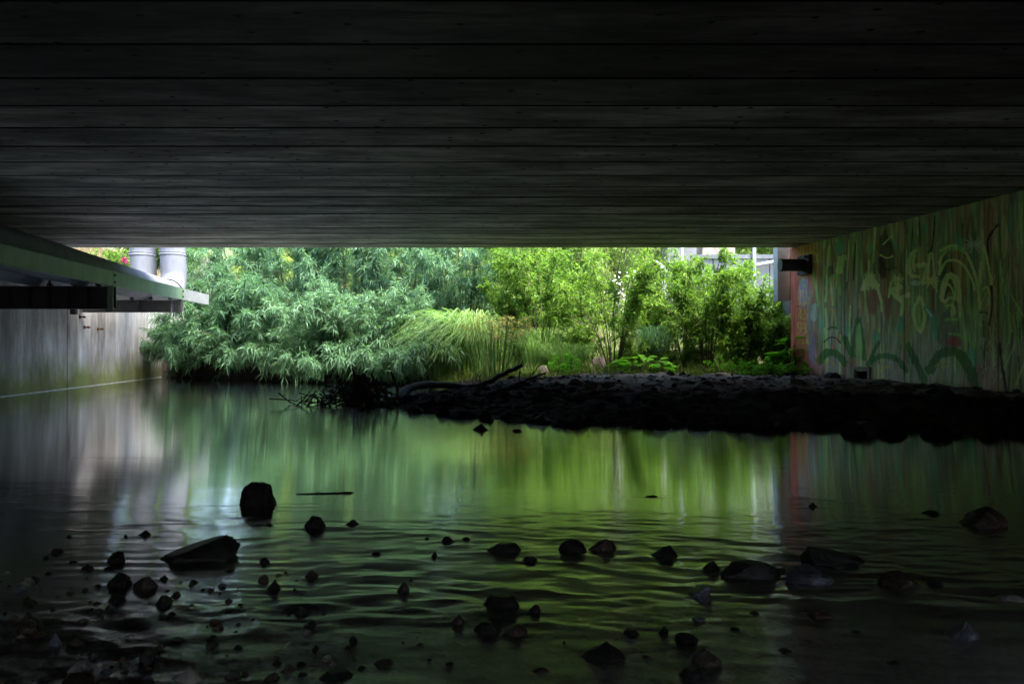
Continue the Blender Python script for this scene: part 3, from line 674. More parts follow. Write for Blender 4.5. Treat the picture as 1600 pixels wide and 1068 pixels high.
# right wall with its mural: dense panels whose vertices carry the paint
def mural(Yv, Zv):
    X = XR(Yv); px = 800 + F * X / Yv; py = 545 - (Zv - CAMZ) * F / Yv
    n = len(Yv); s = -Yv
    st = fbm(s * 9, Zv * 0.5, 201, 4); st2 = fbm(s * 22, Zv * 0.7, 211, 3); bl = fbm(s * 1.5, Zv * 1.2, 221, 4); bl2 = fbm(s * 2.3 + 5, Zv * .8, 231, 4)
    col = np.tile(np.array([0.115, 0.17, 0.085]), (n, 1))
    def lay(mask, c, a=1.0):
        nonlocal col
        k = (np.clip(mask, 0, 1) * a)[:, None]; col = col * (1 - k) + np.array(c)[None, :] * k
    lay(sstep(.45, .62, bl), (0.14, 0.235, 0.085), .85)
    lay(sstep(.50, .62, st), (0.19, 0.085, 0.05), .6)
    lay(sstep(.54, .64, fbm(s * 3.1, Zv * .9, 261, 4)), (0.20, 0.15, 0.06), .7)
    lay(sstep(.55, .68, bl2) * sstep(.4, .6, st2), (0.055, 0.065, 0.05), .8)
    lay(sstep(.56, .66, st2), (0.20, 0.28, 0.11), .55)
    low = sstep(535, 580, py)
    lay(low * sstep(.3, .6, bl2), (0.24, 0.125, 0.12), .75)
    lay(sstep(470, 520, py) * sstep(.45, .6, fbm(s * 1.9, Zv * 1.5, 241)), (0.19, 0.215, 0.16), .55)
    def blob(cx, cy, rx, ry, c, a=.85, tilt=0.0):
        dx = px - cx; dy = py - cy; dx = dx + dy * tilt
        d = np.hypot(dx / rx, dy / ry) + (fbm(px * .12, py * .07, int(cx)) - .5) * 0.7
        lay(sstep(1.05, .75, d), c, a)
    def stroke(pts, w, c, a=.85, ragged=.6):
        w = w * 1.35 if w > 1.2 else w
        d = np.full(n, 1e9); pts = [np.array(p, float) for p in pts]
        # smooth the polyline
        fine = []
        for i in range(len(pts) - 1):
            p0 = pts[max(i - 1, 0)]; p1 = pts[i]; p2 = pts[i + 1]; p3 = pts[min(i + 2, len(pts) - 1)]
            for t in np.linspace(0, 1, 6)[:-1]:
                fine.append(.5 * ((2 * p1) + (-p0 + p2) * t + (2 * p0 - 5 * p1 + 4 * p2 - p3) * t * t + (-p0 + 3 * p1 - 3 * p2 + p3) * t ** 3))
        fine.append(pts[-1])
        xs = [p[0] for p in fine]; ys = [p[1] for p in fine]; mg = w + 4
        idx = np.where((px > min(xs) - mg) & (px < max(xs) + mg) & (py > min(ys) - mg) & (py < max(ys) + mg))[0]
        if not len(idx): return
        X_, Y_ = px[idx], py[idx]; dd = np.full(len(idx), 1e9)
        for a_, b_ in zip(fine[:-1], fine[1:]):
            e = b_ - a_; t = np.clip(((X_ - a_[0]) * e[0] + (Y_ - a_[1]) * e[1]) / (e @ e + 1e-9), 0, 1)
            dd = np.minimum(dd, np.hypot(X_ - a_[0] - t * e[0], Y_ - a_[1] - t * e[1]))
        d[idx] = dd + (fbm(X_ * .35, Y_ * .12, int(w * 7) + 3) - .5) * ragged * w
        lay(sstep(w * .55 + .45, w * .55 - .35, d), c, a)
    z4 = lambda p: [(1280 + a / 5, 300 + b / 5) for a, b in p]
    z5 = lambda p: [(1280 + a / 5, 440 + b / 5) for a, b in p]
    z1 = lambda p: [(1200 + a / 4.45, 380 + b / 4.45) for a, b in p]
    lg = (0.33, 0.58, 0.16); mg = (0.15, 0.30, 0.08); dg = (0.035, 0.10, 0.022); teal = (0.07, 0.24, 0.13); yel = (0.34, 0.26, 0.045); blk = (0.012, 0.014, 0.011); gry = (0.24, 0.30, 0.22); brn = (0.16, 0.07, 0.045)
    r = random.Random(8)
    for _ in range(330):       # long dribbles and hatching
        x0 = r.uniform(1285, 1640); y0 = r.uniform(310, 560); l = r.uniform(25, 110); k = r.uniform(-.12, .12)
        stroke([(x0, y0), (x0 + k * l * .5 + r.uniform(-1, 1), y0 + l * .5), (x0 + k * l, y0 + l)], r.uniform(.7, 2.2), r.choice([lg, lg, mg, mg, blk, blk, brn, (.3, .2, .08), gry, dg, teal]), r.uniform(.2, .65))
    for _ in range(60):
        x0 = r.uniform(1545, 1680); y0 = r.uniform(420, 560); l = r.uniform(25, 70)
        stroke([(x0, y0), (x0 + r.uniform(-.6, .6) * l, y0 + l)], r.uniform(.7, 1.5), r.choice([lg, mg]), .5)
    # dark figures
    blob(1385, 400, 14, 40, blk, .7); blob(1480, 430, 12, 34, blk, .6); blob(1388, 470, 6, 40, brn, .7); blob(1545, 350, 9, 45, brn, .8); blob(1365, 470, 9, 26, brn, .8)
    blob(1298, 425, 6, 10, blk, .6); blob(1480, 520, 15, 34, (0.09, .09, .07), .7); blob(1490, 535, 12, 10, (.2, .05, .045), .8)
    # arches
    stroke(z4([(940, 640), (950, 520), (1000, 450), (1070, 430), (1140, 470), (1200, 590), (1240, 740), (1255, 900)]), 3, lg)
    stroke(z4([(945, 470), (1000, 435), (1060, 428), (1125, 445)]), 7, mg); stroke(z4([(950, 460), (1010, 425), (1060, 418), (1125, 440)]), 2, lg)
    stroke(z4([(950, 620), (985, 550), (1040, 530), (1110, 555), (1180, 650), (1215, 760)]), 2.4, lg)
    stroke(z4([(965, 820), (985, 690), (1030, 655), (1070, 700), (1090, 830)]), 7, lg); stroke(z4([(985, 830), (1005, 745), (1030, 745), (1055, 830)]), 2.5, blk)
    stroke(z5([(960, 150), (975, 60), (1010, 20), (1045, 70), (1055, 140)]), 2.6, lg); stroke(z5([(1080, 0), (1100, 140), (1098, 290)]), 3, lg)
    stroke(z5([(975, 160), (1030, 125), (1085, 135)]), 2.6, lg); stroke(z5([(1000, 190), (1050, 185), (1060, 250)]), 2, lg); stroke(z5([(985, 295), (1100, 292)]), 3, mg); stroke(z5([(1020, 405), (1090, 415), (1160, 460)]), 2.4, mg)
    # the hooked figure
    stroke(z4([(760, 455), (715, 500), (702, 580), (722, 650), (775, 660)]), 4.5, lg); stroke(z4([(750, 490), (735, 550), (745, 620)]), 2, lg); stroke(z4([(765, 572), (838, 575), (832, 640), (812, 700)]), 4.5, lg)
    stroke(z4([(870, 480), (855, 600), (850, 720)]), 2.5, lg); stroke(z4([(885, 480), (900, 640), (920, 780)]), 2, lg)
    for cx, cy, rr in ((1215, 410, 75), (870, 695, 60), (610, 680, 45), (395, 660, 40)):
        for a in (0, 1.05, 2.1, 2.7, .5):
            stroke(z4([(cx - rr * math.cos(a), cy - rr * math.sin(a)), (cx + rr * math.cos(a), cy + rr * math.sin(a))]), 1.6, lg if cx < 1000 else gry, .85)
        blob(1280 + cx / 5, 300 + cy / 5, rr / 11, rr / 11, lg if cx < 1000 else gry)
    stroke(z4([(390, 530), (388, 690)]), 2.2, lg); stroke(z4([(358, 745), (395, 690), (445, 740)]), 8, lg); stroke(z4([(430, 680), (460, 760), (490, 860)]), 2.4, lg); stroke(z4([(180, 520), (160, 610)]), 8, lg, .6)
    stroke(z5([(330, 60), (380, 20), (430, 10), (480, 120), (490, 230)]), 2.4, lg); stroke(z5([(560, 0), (545, 120)]), 2.4, lg)
    stroke(z4([(640, 740), (570, 770), (620, 830), (700, 800)]), 5, lg, .8); stroke(z5([(610, 20), (620, 130), (660, 170), (640, 260)]), 4, lg, .8)
    stroke(z4([(75, 700), (110, 650), (150, 690), (165, 800)]), 2.6, mg); stroke(z5([(80, 150), (100, 120), (118, 170)]), 2, yel, .5); stroke(z5([(80, 220), (110, 225), (118, 300)]), 2, yel, .6)
    stroke(z4([(480, 490), (530, 515), (575, 500)]), 1.5, lg); stroke(z4([(500, 410), (560, 350)]), 1.5, lg)
    # diamond leaf, pale teal leaf
    stroke(z5([(785, 120), (735, 240), (755, 320), (795, 390), (825, 270), (800, 130)]), 3.4, lg); blob(1434, 493, 6, 22, mg, .8)
    stroke(z5([(835, 210), (880, 280), (905, 340), (895, 430)]), 6, teal); stroke(z5([(840, 215), (880, 270)]), 2, (.35, .5, .4))
    for cx, cy, rx, ry, tl in ((1095, 385, 6, 13, -.2), (830, 280, 5, 14, 0), (400, 440, 5, 9, 0), (150, 430, 7, 15, 0), (600, 410, 3, 9, -.2)):
        blob(1280 + cx / 5, 300 + cy / 5, rx, ry, teal, .85, tl)
    blob(1430, 442, 8, 4.5, (.28, .46, .32), .95)
    for cx, cy, rx, ry in ((455, 440, 6, 10), (10, 325, 6, 10), (220, 390, 4, 12), (635, 330, 6, 14), (1190, 600, 11, 18)):
        blob(1280 + cx / 5, 440 + cy / 5, rx, ry, teal, .8)
    # low green arcs with pale and yellow insides
    for p, w in (([(0, 615), (50, 560), (100, 550), (150, 575), (197, 630)], 8), ([(380, 645), (450, 592), (540, 578), (620, 615), (680, 690)], 6), ([(862, 690), (920, 590), (1020, 545), (1110, 580), (1180, 690), (1225, 830)], 10),
                 ([(695, 500), (740, 600), (790, 690), (825, 780)], 7), ([(203, 440), (235, 530), (262, 575)], 6), ([(300, 290), (275, 430), (262, 560)], 4), ([(312, 290), (335, 430), (357, 600)], 4), ([(465, 470), (420, 560), (385, 640)], 4)):
        stroke(z5(p), w, dg, .9)
    blob(1342, 535, 6, 30, mg, .7)
    for p in ([(60, 632), (90, 620), (122, 652)], [(480, 692), (520, 666), (580, 668)], [(905, 660), (950, 628), (1020, 622)], [(955, 668), (1000, 662)]):
        stroke(z5(p), 2, yel, .5)
    stroke(z5([(40, 470), (80, 435), (130, 440), (168, 478)]), 1.7, blk, .8); stroke(z5([(70, 370), (100, 355), (140, 362)]), 2, dg, .9); stroke(z5([(160, 380), (140, 450), (105, 520)]), 1.6, (.4, .08, .07), .7)
    for p in ([(905, 190), (895, 330), (880, 440), (850, 470)],):
        stroke(z4(p), 1.5, blk, .95)
    stroke(z4([(1400, 250), (1325, 360), (1318, 450), (1335, 600), (1350, 790)]), 2.2, blk, .95); stroke(z5([(1340, 0), (1352, 180), (1330, 330)]), 2, blk, .9); stroke(z5([(1408, 480), (1435, 680), (1470, 910)]), 3, blk, .9)
    stroke(z4([(285, 400), (275, 560), (268, 690)]), 1.4, blk, .8); stroke(z5([(470, 480), (468, 640)]), 1.2, blk, .8); stroke(z5([(590, 600), (590, 680)]), 1.2, blk, .7); stroke(z4([(600, 590), (520, 600), (470, 520)]), 3, blk, .6)
    stroke(z4([(1290, 430), (1320, 560), (1345, 720)]), 3, lg, .7); blob(1570, 370, 6, 34, (.26, .29, .12), .8); blob(1580, 345, 7, 30, teal, .45)
    stroke(z5([(1285, 60), (1310, 40), (1330, 90), (1320, 180)]), 2, lg, .7); stroke(z5([(1260, 240), (1290, 235), (1310, 250)]), 1.5, blk)
    for _ in range(40):
        x0 = r.uniform(1262, 1380); y0 = r.uniform(410, 720); a = r.uniform(-1.2, 1.2); l = r.uniform(30, 90)
        stroke(z5([(x0, y0), (x0 + l * math.sin(a) * .6, y0 + l * math.cos(a))]), 1.0, gry, .7)
    # far end: orange top, red strip, blue haze, yellow hand-written lines
    e = sstep(1284, 1268, px + (st - .5) * 12)
    lay(e * sstep(395, 440, py), (0.29, 0.085, 0.05), .8); lay(e * sstep(440, 400, py), (0.30, 0.135, 0.04), .75)
    lay(sstep(1252, 1247, px), (0.28, 0.065, 0.045), .6)
    blob(1256, 455, 8, 26, (.17, .17, .24), .75); blob(1266, 500, 6, 60, (.14, .17, .15), .7); blob(1270, 545, 4, 30, (.15, .14, .22), .8); blob(1249, 590, 9, 22, (.33, .2, .17), .6)
    stroke(z1([(300, 150), (330, 280), (350, 420)]), 3, mg); stroke(z1([(250, 200), (235, 270), (255, 300)]), 2, mg); stroke(z1([(325, 440), (320, 520)]), 7, gry); 
    for k in range(9):
        x0 = 270 + k * 9; stroke(z1([(x0, 60 + (k % 3) * 12), (x0 - 6 + (k % 2) * 12, 100), (x0 + 6, 135 - (k % 2) * 18)]), 1.3, (.42, .40, .10), .8)
    G = {'C': [[(1, .15), (.2, .1), (0, .5), (.2, .95), (1, .85)]], 'H': [[(0, 0), (0, 1)], [(0, .5), (1, .5)], [(1, 0), (.9, 1)]], 'E': [[(1, 0), (0, .05), (0, 1), (1, .95)], [(0, .5), (.8, .5)]], 'S': [[(1, .08), (.2, .1), (.2, .45), (.9, .55), (.8, .95), (0, .95)]],
         'R': [[(0, 1), (0, 0), (.9, .1), (.8, .45), (0, .5)], [(.2, .5), (1, 1)]], 'P': [[(0, 1), (0, 0), (.9, .1), (.8, .5), (0, .5)]], 'K': [[(0, 0), (0, 1)], [(1, 0), (.1, .5), (1, 1)]]}
    for word, (x0, x1), (y0, y1) in (('CHES', (208, 288), (325, 410)), ('RES', (208, 278), (452, 525)), ('SPSK', (202, 282), (548, 625)), ('RHE', (212, 300), (640, 690))):
        w_ = (x1 - x0) / len(word)
        for i, chx in enumerate(word):
            for sg in G[chx]:
                stroke(z1([(x0 + i * w_ + a * w_ * .8 + b * 5 + r.uniform(-2.5, 2.5), y0 + b * (y1 - y0) * r.uniform(.9, 1.1) + i * 3 + r.uniform(-5, 5)) for a, b in sg]), 1.05, yel, .8, .9)
    stroke(z1([(205, 420), (250, 425)]), 1.4, yel); stroke(z1([(215, 690), (290, 690), (285, 640)]), 1.2, yel, .7)
    stroke(z1([(275, 170), (262, 185)]), 6, (.45, .03, .03), .8)
    # moss and silt near the foot
    lay(sstep(0.42, 0.18, Zv + (bl - .5) * .5), (0.085, 0.085, 0.04), .75)
    dk = 0.55 + 0.9 * fbm(s * 30, Zv * 3, 251, 3); dk2 = 0.8 + 0.4 * fbm(s * 4, Zv * 3, 252, 3)
    return (col * 2.1 * (dk * dk2)[:, None]).clip(0.004, .8)

rw = empty('abutment_wall', (0, 0, 0), 'concrete wall on the right covered in a faded green mural', 'wall')
joints = [14.62, 12.87, 11.38, 9.63, 8.0]
NICHE = (1337, 1358, 580, 607)
for a, b in zip(joints[1:], joints[:-1]):
    Y0, Y1 = a + .006, b - .006
    ys = np.linspace(Y0, Y1, int((Y1 - Y0) / 0.012)); zs = np.linspace(-0.3, SOFFIT - .008, 270)
    YY, ZZ = np.meshgrid(ys, zs); Yf, Zf = YY.ravel(), ZZ.ravel()
    edge = np.minimum(Yf - Y0, Y1 - Yf); push = 0.016 * sstep(0.012, 0.0, edge)
    Xf = XR(Yf) + push + (fbm(Yf * 3, Zf * 3, 301, 3) - .5) * 0.006
    px = 800 + F * XR(Yf) / Yf; py = 545 - (Zf - CAMZ) * F / Yf
    n1, n0 = len(ys), len(zs)
    q = (np.arange(n0 - 1)[:, None] * n1 + np.arange(n1 - 1)[None, :]).ravel(); Q = np.c_[q, q + n1, q + n1 + 1, q + 1]
    cx, cy = px[Q].mean(1), py[Q].mean(1)
    keep = ~((cx > NICHE[0]) & (cx < NICHE[1]) & (cy > NICHE[2]) & (cy < NICHE[3]))
    V = np.c_[Xf, Yf, Zf]; colr = mural(Yf, Zf)
    # thickness: back face and edges
    nb = len(V); bx = [(XR(Y0) + .4, Y0, -.3), (XR(Y1) + .4, Y1, -.3), (XR(Y1) + .4, Y1, SOFFIT - .008), (XR(Y0) + .4, Y0, SOFFIT - .008)]
    c0, c1, c2, c3 = 0, n1 - 1, n0 * n1 - 1, (n0 - 1) * n1
    V = np.r_[V, np.array(bx)]; colr = np.r_[colr, np.tile([[.2, .2, .18]], (4, 1))]
    Qs = np.r_[Q[keep], np.array([[nb, nb + 1, nb + 2, nb + 3], [c0, nb, nb + 3, c3], [c1, c2, nb + 2, nb + 1], [c3, nb + 3, nb + 2, c2]])]
    obj_np('wall_panel', V, Qs, M['paint'], rw, smooth=False, color=colr)
for a, b in ((3, 8.0), (-3, 3), (-10, -3)):
    wall_block('wall_panel', a, b, -0.5, SOFFIT - .01, XR, 1, M['darkconc'], rw)
# the drain opening low in the wall
Yn0 = 8.59 / ((NICHE[1] - 800) / F - SK); Yn1 = 8.59 / ((NICHE[0] - 800) / F - SK); zn0, zn1 = zat(607, (Yn0 + Yn1) / 2), zat(580, (Yn0 + Yn1) / 2)
ng = empty('drain_outlet', (XR((Yn0 + Yn1) / 2), (Yn0 + Yn1) / 2, zn0), 'dark square drain opening with a raised rim low in the painted wall', 'drain')
ym = (Yn0 + Yn1) / 2; hw = (Yn1 - Yn0) / 2 + .02; hh = (zn1 - zn0) / 2 + .02; rz = math.atan(-SK)
m_ = MB()
for (dy, dz, ly, lz) in ((-hw, 0, .05, hh * 2 + .1), (hw, 0, .05, hh * 2 + .1)): m_.box((0.0 + dy * SK, dy, hh + dz), (.07, ly, lz), rz)
m_.box((0, 0, hh * 2 + .02), (.07, hw * 2 - .06, .05), rz); m_.box((0, 0, -.03), (.07, hw * 2 - .06, .05), rz); m_.build('rim', M['darkconc'], ng)
m_ = MB(); m_.box((.34, 0, hh), (.02, hw * 2 + .3, hh * 2 + .3), rz); m_.build('back_plate', M['black'], ng)

# black pipe stub with flange near the far end of the right wall
Yp = 14.05; zp = zat(414, Yp); ps = empty('pipe_stub', (XR(Yp), Yp, zp), 'short black pipe on a square flange plate near the top of the painted wall', 'pipe')
m_ = MB(); m_.tube([(-.06, 0, 0), (-.54, .0, 0)], 0.125, 28); m_.build('pipe', M['black'], ps, smooth=True)
m_ = MB(); m_.tube([(-.50, 0, 0), (-.548, .0, 0)], 0.135, 28); m_.build('end_ring', M['black'], ps, smooth=True)
m_ = MB(); m_.box((-.045, 0, 0), (.07, .40, .40), rz); m_.build('flange', M['black'], ps, bevel=.006)
for a in (-1, 1):
    for b in (-1, 1):
        m_ = MB(); m_.tube([(-.05, a * .15, b * .15), (-.12, a * .15, b * .15)], .02, 6); m_.build('bolt', M['dark_steel'], ps)

# end pier and box duct beyond the deck, right side
m_ = MB(); m_.box((at(1239, 15.3), 15.35, 1.5), (.27, .5, 4.2)); o = m_.build('end_pier', M['concrete'], None, bevel=.02); tag(o, 'pale concrete end pier beside the red end of the mural', 'pier')
xd = at(1222, 14.85); zd0 = zat(470, 14.85); bd = empty('box_duct', (xd, 14.85, zd0), 'grey rectangular steel duct hanging at the deck edge left of the painted wall', 'duct')
m_ = MB(); m_.box((0, 0, 1.0), (.25, .22, 2.0)); m_.build('casing', M['grey_steel'], bd, bevel=.01)
m_ = MB(); m_.box((-.134, 0, 1.0), (.018, .25, 2.0)); m_.build('lit_edge_strip', M['white'], bd)  # white strip paints the daylight on the left edge of the duct
m_ = MB(); m_.box((.15, .02, .35), (.05, .12, .16)); m_.box((.15, .02, 1.0), (.05, .12, .16)); m_.build('hinge', M['dark_steel'], bd)
m_ = MB(); m_.box((.165, .03, .98), (.035, .1, 1.94)); m_.build('side_rail', M['dark_steel'], bd)

# panelled concrete wall with handrail, beyond on the right
Yg = 20.0; xg0, xg1 = at(1085, Yg), at(1262, Yg); zg = zat(404, Yg)
gw = empty('retaining_wall', (xg0, Yg, 0.2), 'grey panelled concrete wall with white rails behind the saplings on the right', 'wall')
npan = 6; pw = (xg1 - xg0) / npan
for k in range(npan):
    m_ = MB(); m_.box((pw * (k + .5), .12, (zg - .2) / 2), (pw - .02, .2 + .01 * (k % 2), zg - .2)); m_.build('panel', M['concrete'], gw, bevel=.012)
m_ = MB(); m_.box((pw * npan / 2, .12, zg - .2 + .06), (pw * npan + .1, .3, .12)); m_.build('coping', M['concrete'], gw)
for k in (1, 3, 5):
    m_ = MB(); m_.box((at(1177, Yg) - xg0 + (k - 3) * 1.05, -.08, (zg - .2) / 2 + .35), (.09, .07, zg - .2 + .7)); m_.build('post', M['white'], gw)
m_ = MB(); m_.tube([(0, -.09, zg - .75), (pw * npan, -.09, zg - .1)], .05, 10); m_.build('handrail', M['white'], gw, smooth=True)
m_ = MB(); m_.tube([(0, -.09, zg + .3), (pw * npan, -.09, zg + .3)], .04, 10); m_.build('top_rail', M['white'], gw, smooth=True)
# low grey blocks half hidden up the slope
for k, (px, Y, py, w, lab) in enumerate(((1058, 24, 394, 1.1, 'grey concrete block half hidden behind shrubs at the deck edge'), (1115, 25, 392, 1.3, 'rusty tan block on the slope behind the saplings'))):
    x = at(px, Y); z = zat(py, Y); m_ = MB(); m_.box((0, 0, 0), (w, .8, .75)); o = m_.build('stone_block', M['concrete'] if k == 0 else M['boulder'], None, bevel=.04); o.location = (x, Y, z - .1); o.rotation_euler = (0, 0, .2)
    tag(o, lab, 'block')
    h0 = float(height(np.array([x]), np.array([float(Y)]))[0]); o.location.z = max(h0 + .3, z - .1)
    m_ = MB(); m_.box((x, Y, (h0 + o.location.z) / 2 - .2), (w * .9, .7, max(o.location.z - h0, .2)))
    f_ = m_.build('foot', M['concrete']); f_.parent = o; f_.matrix_parent_inverse = o.matrix_world.inverted() if False else f_.matrix_parent_inverse; f_.location = (-x, -Y, -o.location.z)

# ------------------------------------------------------------------ pipe trough on the left wall
def XT(Y): return -5.45 - 0.12 * Y
tr_ = empty('pipe_trough', (XT(12), 12, 1.9), 'green steel side beam on brackets carrying the pipes along the left wall', 'pipe support')
ox, oy, oz = XT(12), 12, 1.9
segs = [(3.0, 11.8), (11.8, 15.05), (15.05, 16.8)]
rzT = math.atan(0.12)
for Y0, Y1 in segs:
    g = .006; yc = (Y0 + Y1) / 2; ln = (Y1 - Y0 - g) * math.sqrt(1 + .12 ** 2)
    m_ = MB()
    m_.box((XT(yc) - ox, yc - oy, 2.05 - oz), (.012, ln, .25), rzT)
    m_.box((XT(yc) - .045 - ox, yc - oy, 2.169 - oz), (.078, ln, .012), rzT); m_.box((XT(yc) - .045 - ox, yc - oy, 1.931 - oz), (.078, ln, .012), rzT)
    m_.build('side_beam', M['green_steel'] if Y0 < 15 else M['skylit_steel'], tr_)
for Y in (11.8, 15.05):
    for dz in (-.06, .06):
        for dy in (-.04,):
            m_ = MB(); m_.tube([(XT(Y) + .004 - ox, Y + dy - oy, 2.05 + dz - oz), (XT(Y) + .035 - ox, Y + dy - oy, 2.05 + dz - oz)], .022, 8); m_.build('bolt', M['black'], tr_)
    m_ = MB(); m_.box((XT(Y) + .006 - ox, Y - oy, 2.05 - oz), (.014, .16, .26), rzT); m_.build('splice_plate', M['green_steel'], tr_)
for bi, (Y, zb, zt_, mat) in enumerate(((11.8, 1.53, 1.92, M['dark_steel']), (15.05, 1.645, 1.92, M['grey_steel']))):  # far bracket: same steel, with daylight put into a lighter grey colour
    x0, x1 = XL(Y) + .01, XT(Y) - .012; L_ = x1 - x0; xc = (x0 + x1) / 2; zc = (zb + zt_) / 2; hb = zt_ - zb
    m_ = MB(); m_.box((xc - ox, Y + .06 - oy, zc - oz), (L_, .014, hb - .03)); m_.box((xc - ox, Y - oy, zt_ - .0075 - oz), (L_, .15, .015)); m_.box((xc - ox, Y - oy, zb + .0075 - oz), (L_, .15, .015))
    br = m_.build('bracket', mat, tr_)
    n = 6 if bi == 0 else 3
    for k in range(n):
        m_ = MB(); m_.box((x0 + L_ * (k + .7) / n - ox, Y - .005 - oy, zc - oz), (.03 if bi == 0 else .012, .11, hb - .034)); m_.build('stiffener', mat, br)
    m_ = MB(); m_.box((x1 + .0 - ox - .01, Y - .085 - oy, zc - oz - .004), (.09, .014, hb + .03)); m_.build('end_plate', M['green_steel'] if bi == 0 else M['grey_steel'], br)
    for k in range(3):
        xx = x1 - .25 - .42 * k; m_ = MB(); m_.tube([(xx - ox, Y - .03 - oy, zt_ - .03 - oz), (xx - ox, Y - .03 - oy, zt_ + .10 - oz)], .022, 8); m_.box((xx - ox, Y - .03 - oy, zt_ + .03 - oz), (.07, .07, .03)); m_.build('hold_down_bolt', M['black'], br)
# two pipes that turn up at the far end
PR = 0.30
def pipe(dx, Ye, label, strap):
    def X(Y): return -7.38 - 0.20 * (Y - 11.3) + dx
    zc = 1.93 + PR; pts = [(X(Y), Y, zc) for Y in np.linspace(2.0, Ye - .55, 14)]
    Rb = 0.55; a0 = pts[-1]
    for t in np.linspace(0, math.pi / 2, 9)[1:]:
        pts.append((X(Ye - .55 + Rb * math.sin(t)) , Ye - .55 + Rb * math.sin(t), zc + Rb * (1 - math.cos(t))))
    xe = pts[-1][0]
    pts += [(xe - .02, Ye, zc + Rb + .3), (xe - .05, Ye + .02, 3.6), (xe - .1, Ye + .05, 5.2)]
    root = empty('water_pipe', (xe, Ye, zc), label, 'pipe', 'large pipes along the left wall')
    m_ = MB(); m_.tube([(x - xe, y - Ye, z - zc) for x, y, z in pts], PR, 32); m_.build('pipe_run', M['pipe'], root, smooth=True)
    m_ = MB(); zf = 3.2
    m_.tube([(-.04, .012, zf - zc), (-.04, .012, zf - zc + .05)], PR + .018, 32); m_.tube([(-.04, .012, zf - zc + .075), (-.04, .012, zf - zc + .1)], PR + .012, 32); m_.build('joint_ring', M['pipe'], root, smooth=True)
    if strap:
        m_ = MB(); t = math.radians(22); cyc = (X(Ye - .55 + Rb * math.sin(t)) - xe, -.55 + Rb * math.sin(t), Rb * (1 - math.cos(t)))
        arc = []
        for k in range(25):
            a = math.pi * 2 * k / 24; u = Vector((1, -.2 * 0, 0)); w = Vector((0, -math.sin(t), math.cos(t)))
            arc.append(Vector(cyc) + (u * math.cos(a) + w * math.sin(a)) * (PR + .015))
        m_.tube(arc, .02, 8, cap=False); m_.build('strap', M['black'], root, smooth=True)
pipe(0.0, 17.35, 'pale pipe nearer the stream, bending up with a black strap at its elbow', True)
pipe(-0.80, 17.45, 'pale pipe nearer the wall, rising left of the strapped pipe', False)

# ------------------------------------------------------------------ bank boulders and rubble
def hgt(x, y): return float(height(np.array([float(x)]), np.array([float(y)]))[0])
BK = [(1300, 612, 40, 26, 13.0, 'rock_dark', 'block', 'dark blocky rock at the foot of the painted wall left of the drain'), (1436, 618, 26, 13, 10.8, 'rock_dark', 'peak', 'dark rock leaning on the painted wall right of the drain'),
      (916, 602, 44, 13, 13.2, 'rock_dark', 'peak', 'dark gabled rock on the crest of the mud bank'), (1160, 676, 44, 18, 7.35, 'rock_dark', 'dome', 'dark boulder at the water edge of the mud bank'),
      (1222, 676, 26, 11, 7.25, 'rock_dark', 'peak', 'small pointed rock right of the boulder at the water edge'), (845, 666, 30, 11, 7.75, 'rock_dark', 'dome', 'dark rock at the waterline near the tip of the bank'),
      (908, 670, 22, 12, 7.55, 'rock_dark', 'block', 'dark square rock standing at the waterline of the bank'), (1350, 688, 60, 14, 6.8, 'rock_dark', 'flat', 'flat dark rock at the right waterline of the bank'),
      (1395, 616, 18, 6, 11.5, 'rock_dark', 'dome', 'little dark stone below the wall right of the drain'), (712, 652, 24, 12, 9.0, 'rock_grey', 'peak', 'grey wet rock catching light at the bank tip')]
for k, (px, py, w, h, Y, mt, fm, lab) in enumerate(BK):
    x = at(px, Y); W = w * Y / F; Hh = h * Y / F; z = hgt(x, Y)
    stone('bank_rock', x, Y, min(z - .01, zat(py, Y) + .03) if k not in (3, 4, 5, 6, 7) else max(z - .02, 0), W, W * .7, Hh + .03, 700 + k * 5, fm, M[mt], lab)
rub = [mesh_np('bank_stone', p, f, M['bank_stone']) for p, f in (rock_verts(5000 + k, 'dome', 3, 11) for k in range(8))]
cnt = 0
while cnt < 220:
    x = rng.uniform(-1.6, 6.8); y = rng.uniform(6.3, 14.2)
    if x > XR(y) - .15: continue
    s = float(shore_sd(np.array([x]), np.array([y]))[0])
    if s < -0.12 or rng.random() > (1.0 if s < .5 else .3): continue
    w = float(np.clip(rng.lognormal(-2.7, .6) * (1.7 if s < .35 else 1.0), .03, .34)); z = hgt(x, y)
    o = bpy.data.objects.new('bank_stone', rub[int(rng.integers(8))]); link(o)
    o.location = (x, y, max(z - w * .05, -.04)); o.scale = (w * rng.uniform(.9, 1.5), w * rng.uniform(.7, 1.1), w * rng.uniform(.3, .6)); o.rotation_euler = (rng.uniform(-.2, .2), rng.uniform(-.2, .2), rng.uniform(0, 6.28))
    tag(o, 'loose dark stone littering the shaded mud bank', 'stone', 'stones littering the mud bank'); cnt += 1
sh = np.array(shore[:11]); cum = np.r_[0, np.cumsum(np.hypot(*np.diff(sh, axis=0).T))]
for k in range(60):
    t = rng.uniform(cum[1] * .25, cum[-1]); x = float(np.interp(t, cum, sh[:, 0])) + rng.normal(0, .1); y = float(np.interp(t, cum, sh[:, 1])) + rng.normal(0.05, .16)
    if x > XR(y) - .2: continue
    w = float(rng.uniform(.09, .30)); o = bpy.data.objects.new('bank_stone', rub[int(rng.integers(8))]); link(o)
    o.location = (x, y, -w * .04); o.scale = (w * rng.uniform(.9, 1.5), w * rng.uniform(.7, 1.1), w * rng.uniform(.3, .55)); o.rotation_euler = (rng.uniform(-.25, .25), rng.uniform(-.25, .25), rng.uniform(0, 6.28))
    tag(o, 'wet dark stone along the waterline of the mud bank', 'stone', 'stones along the waterline of the bank')
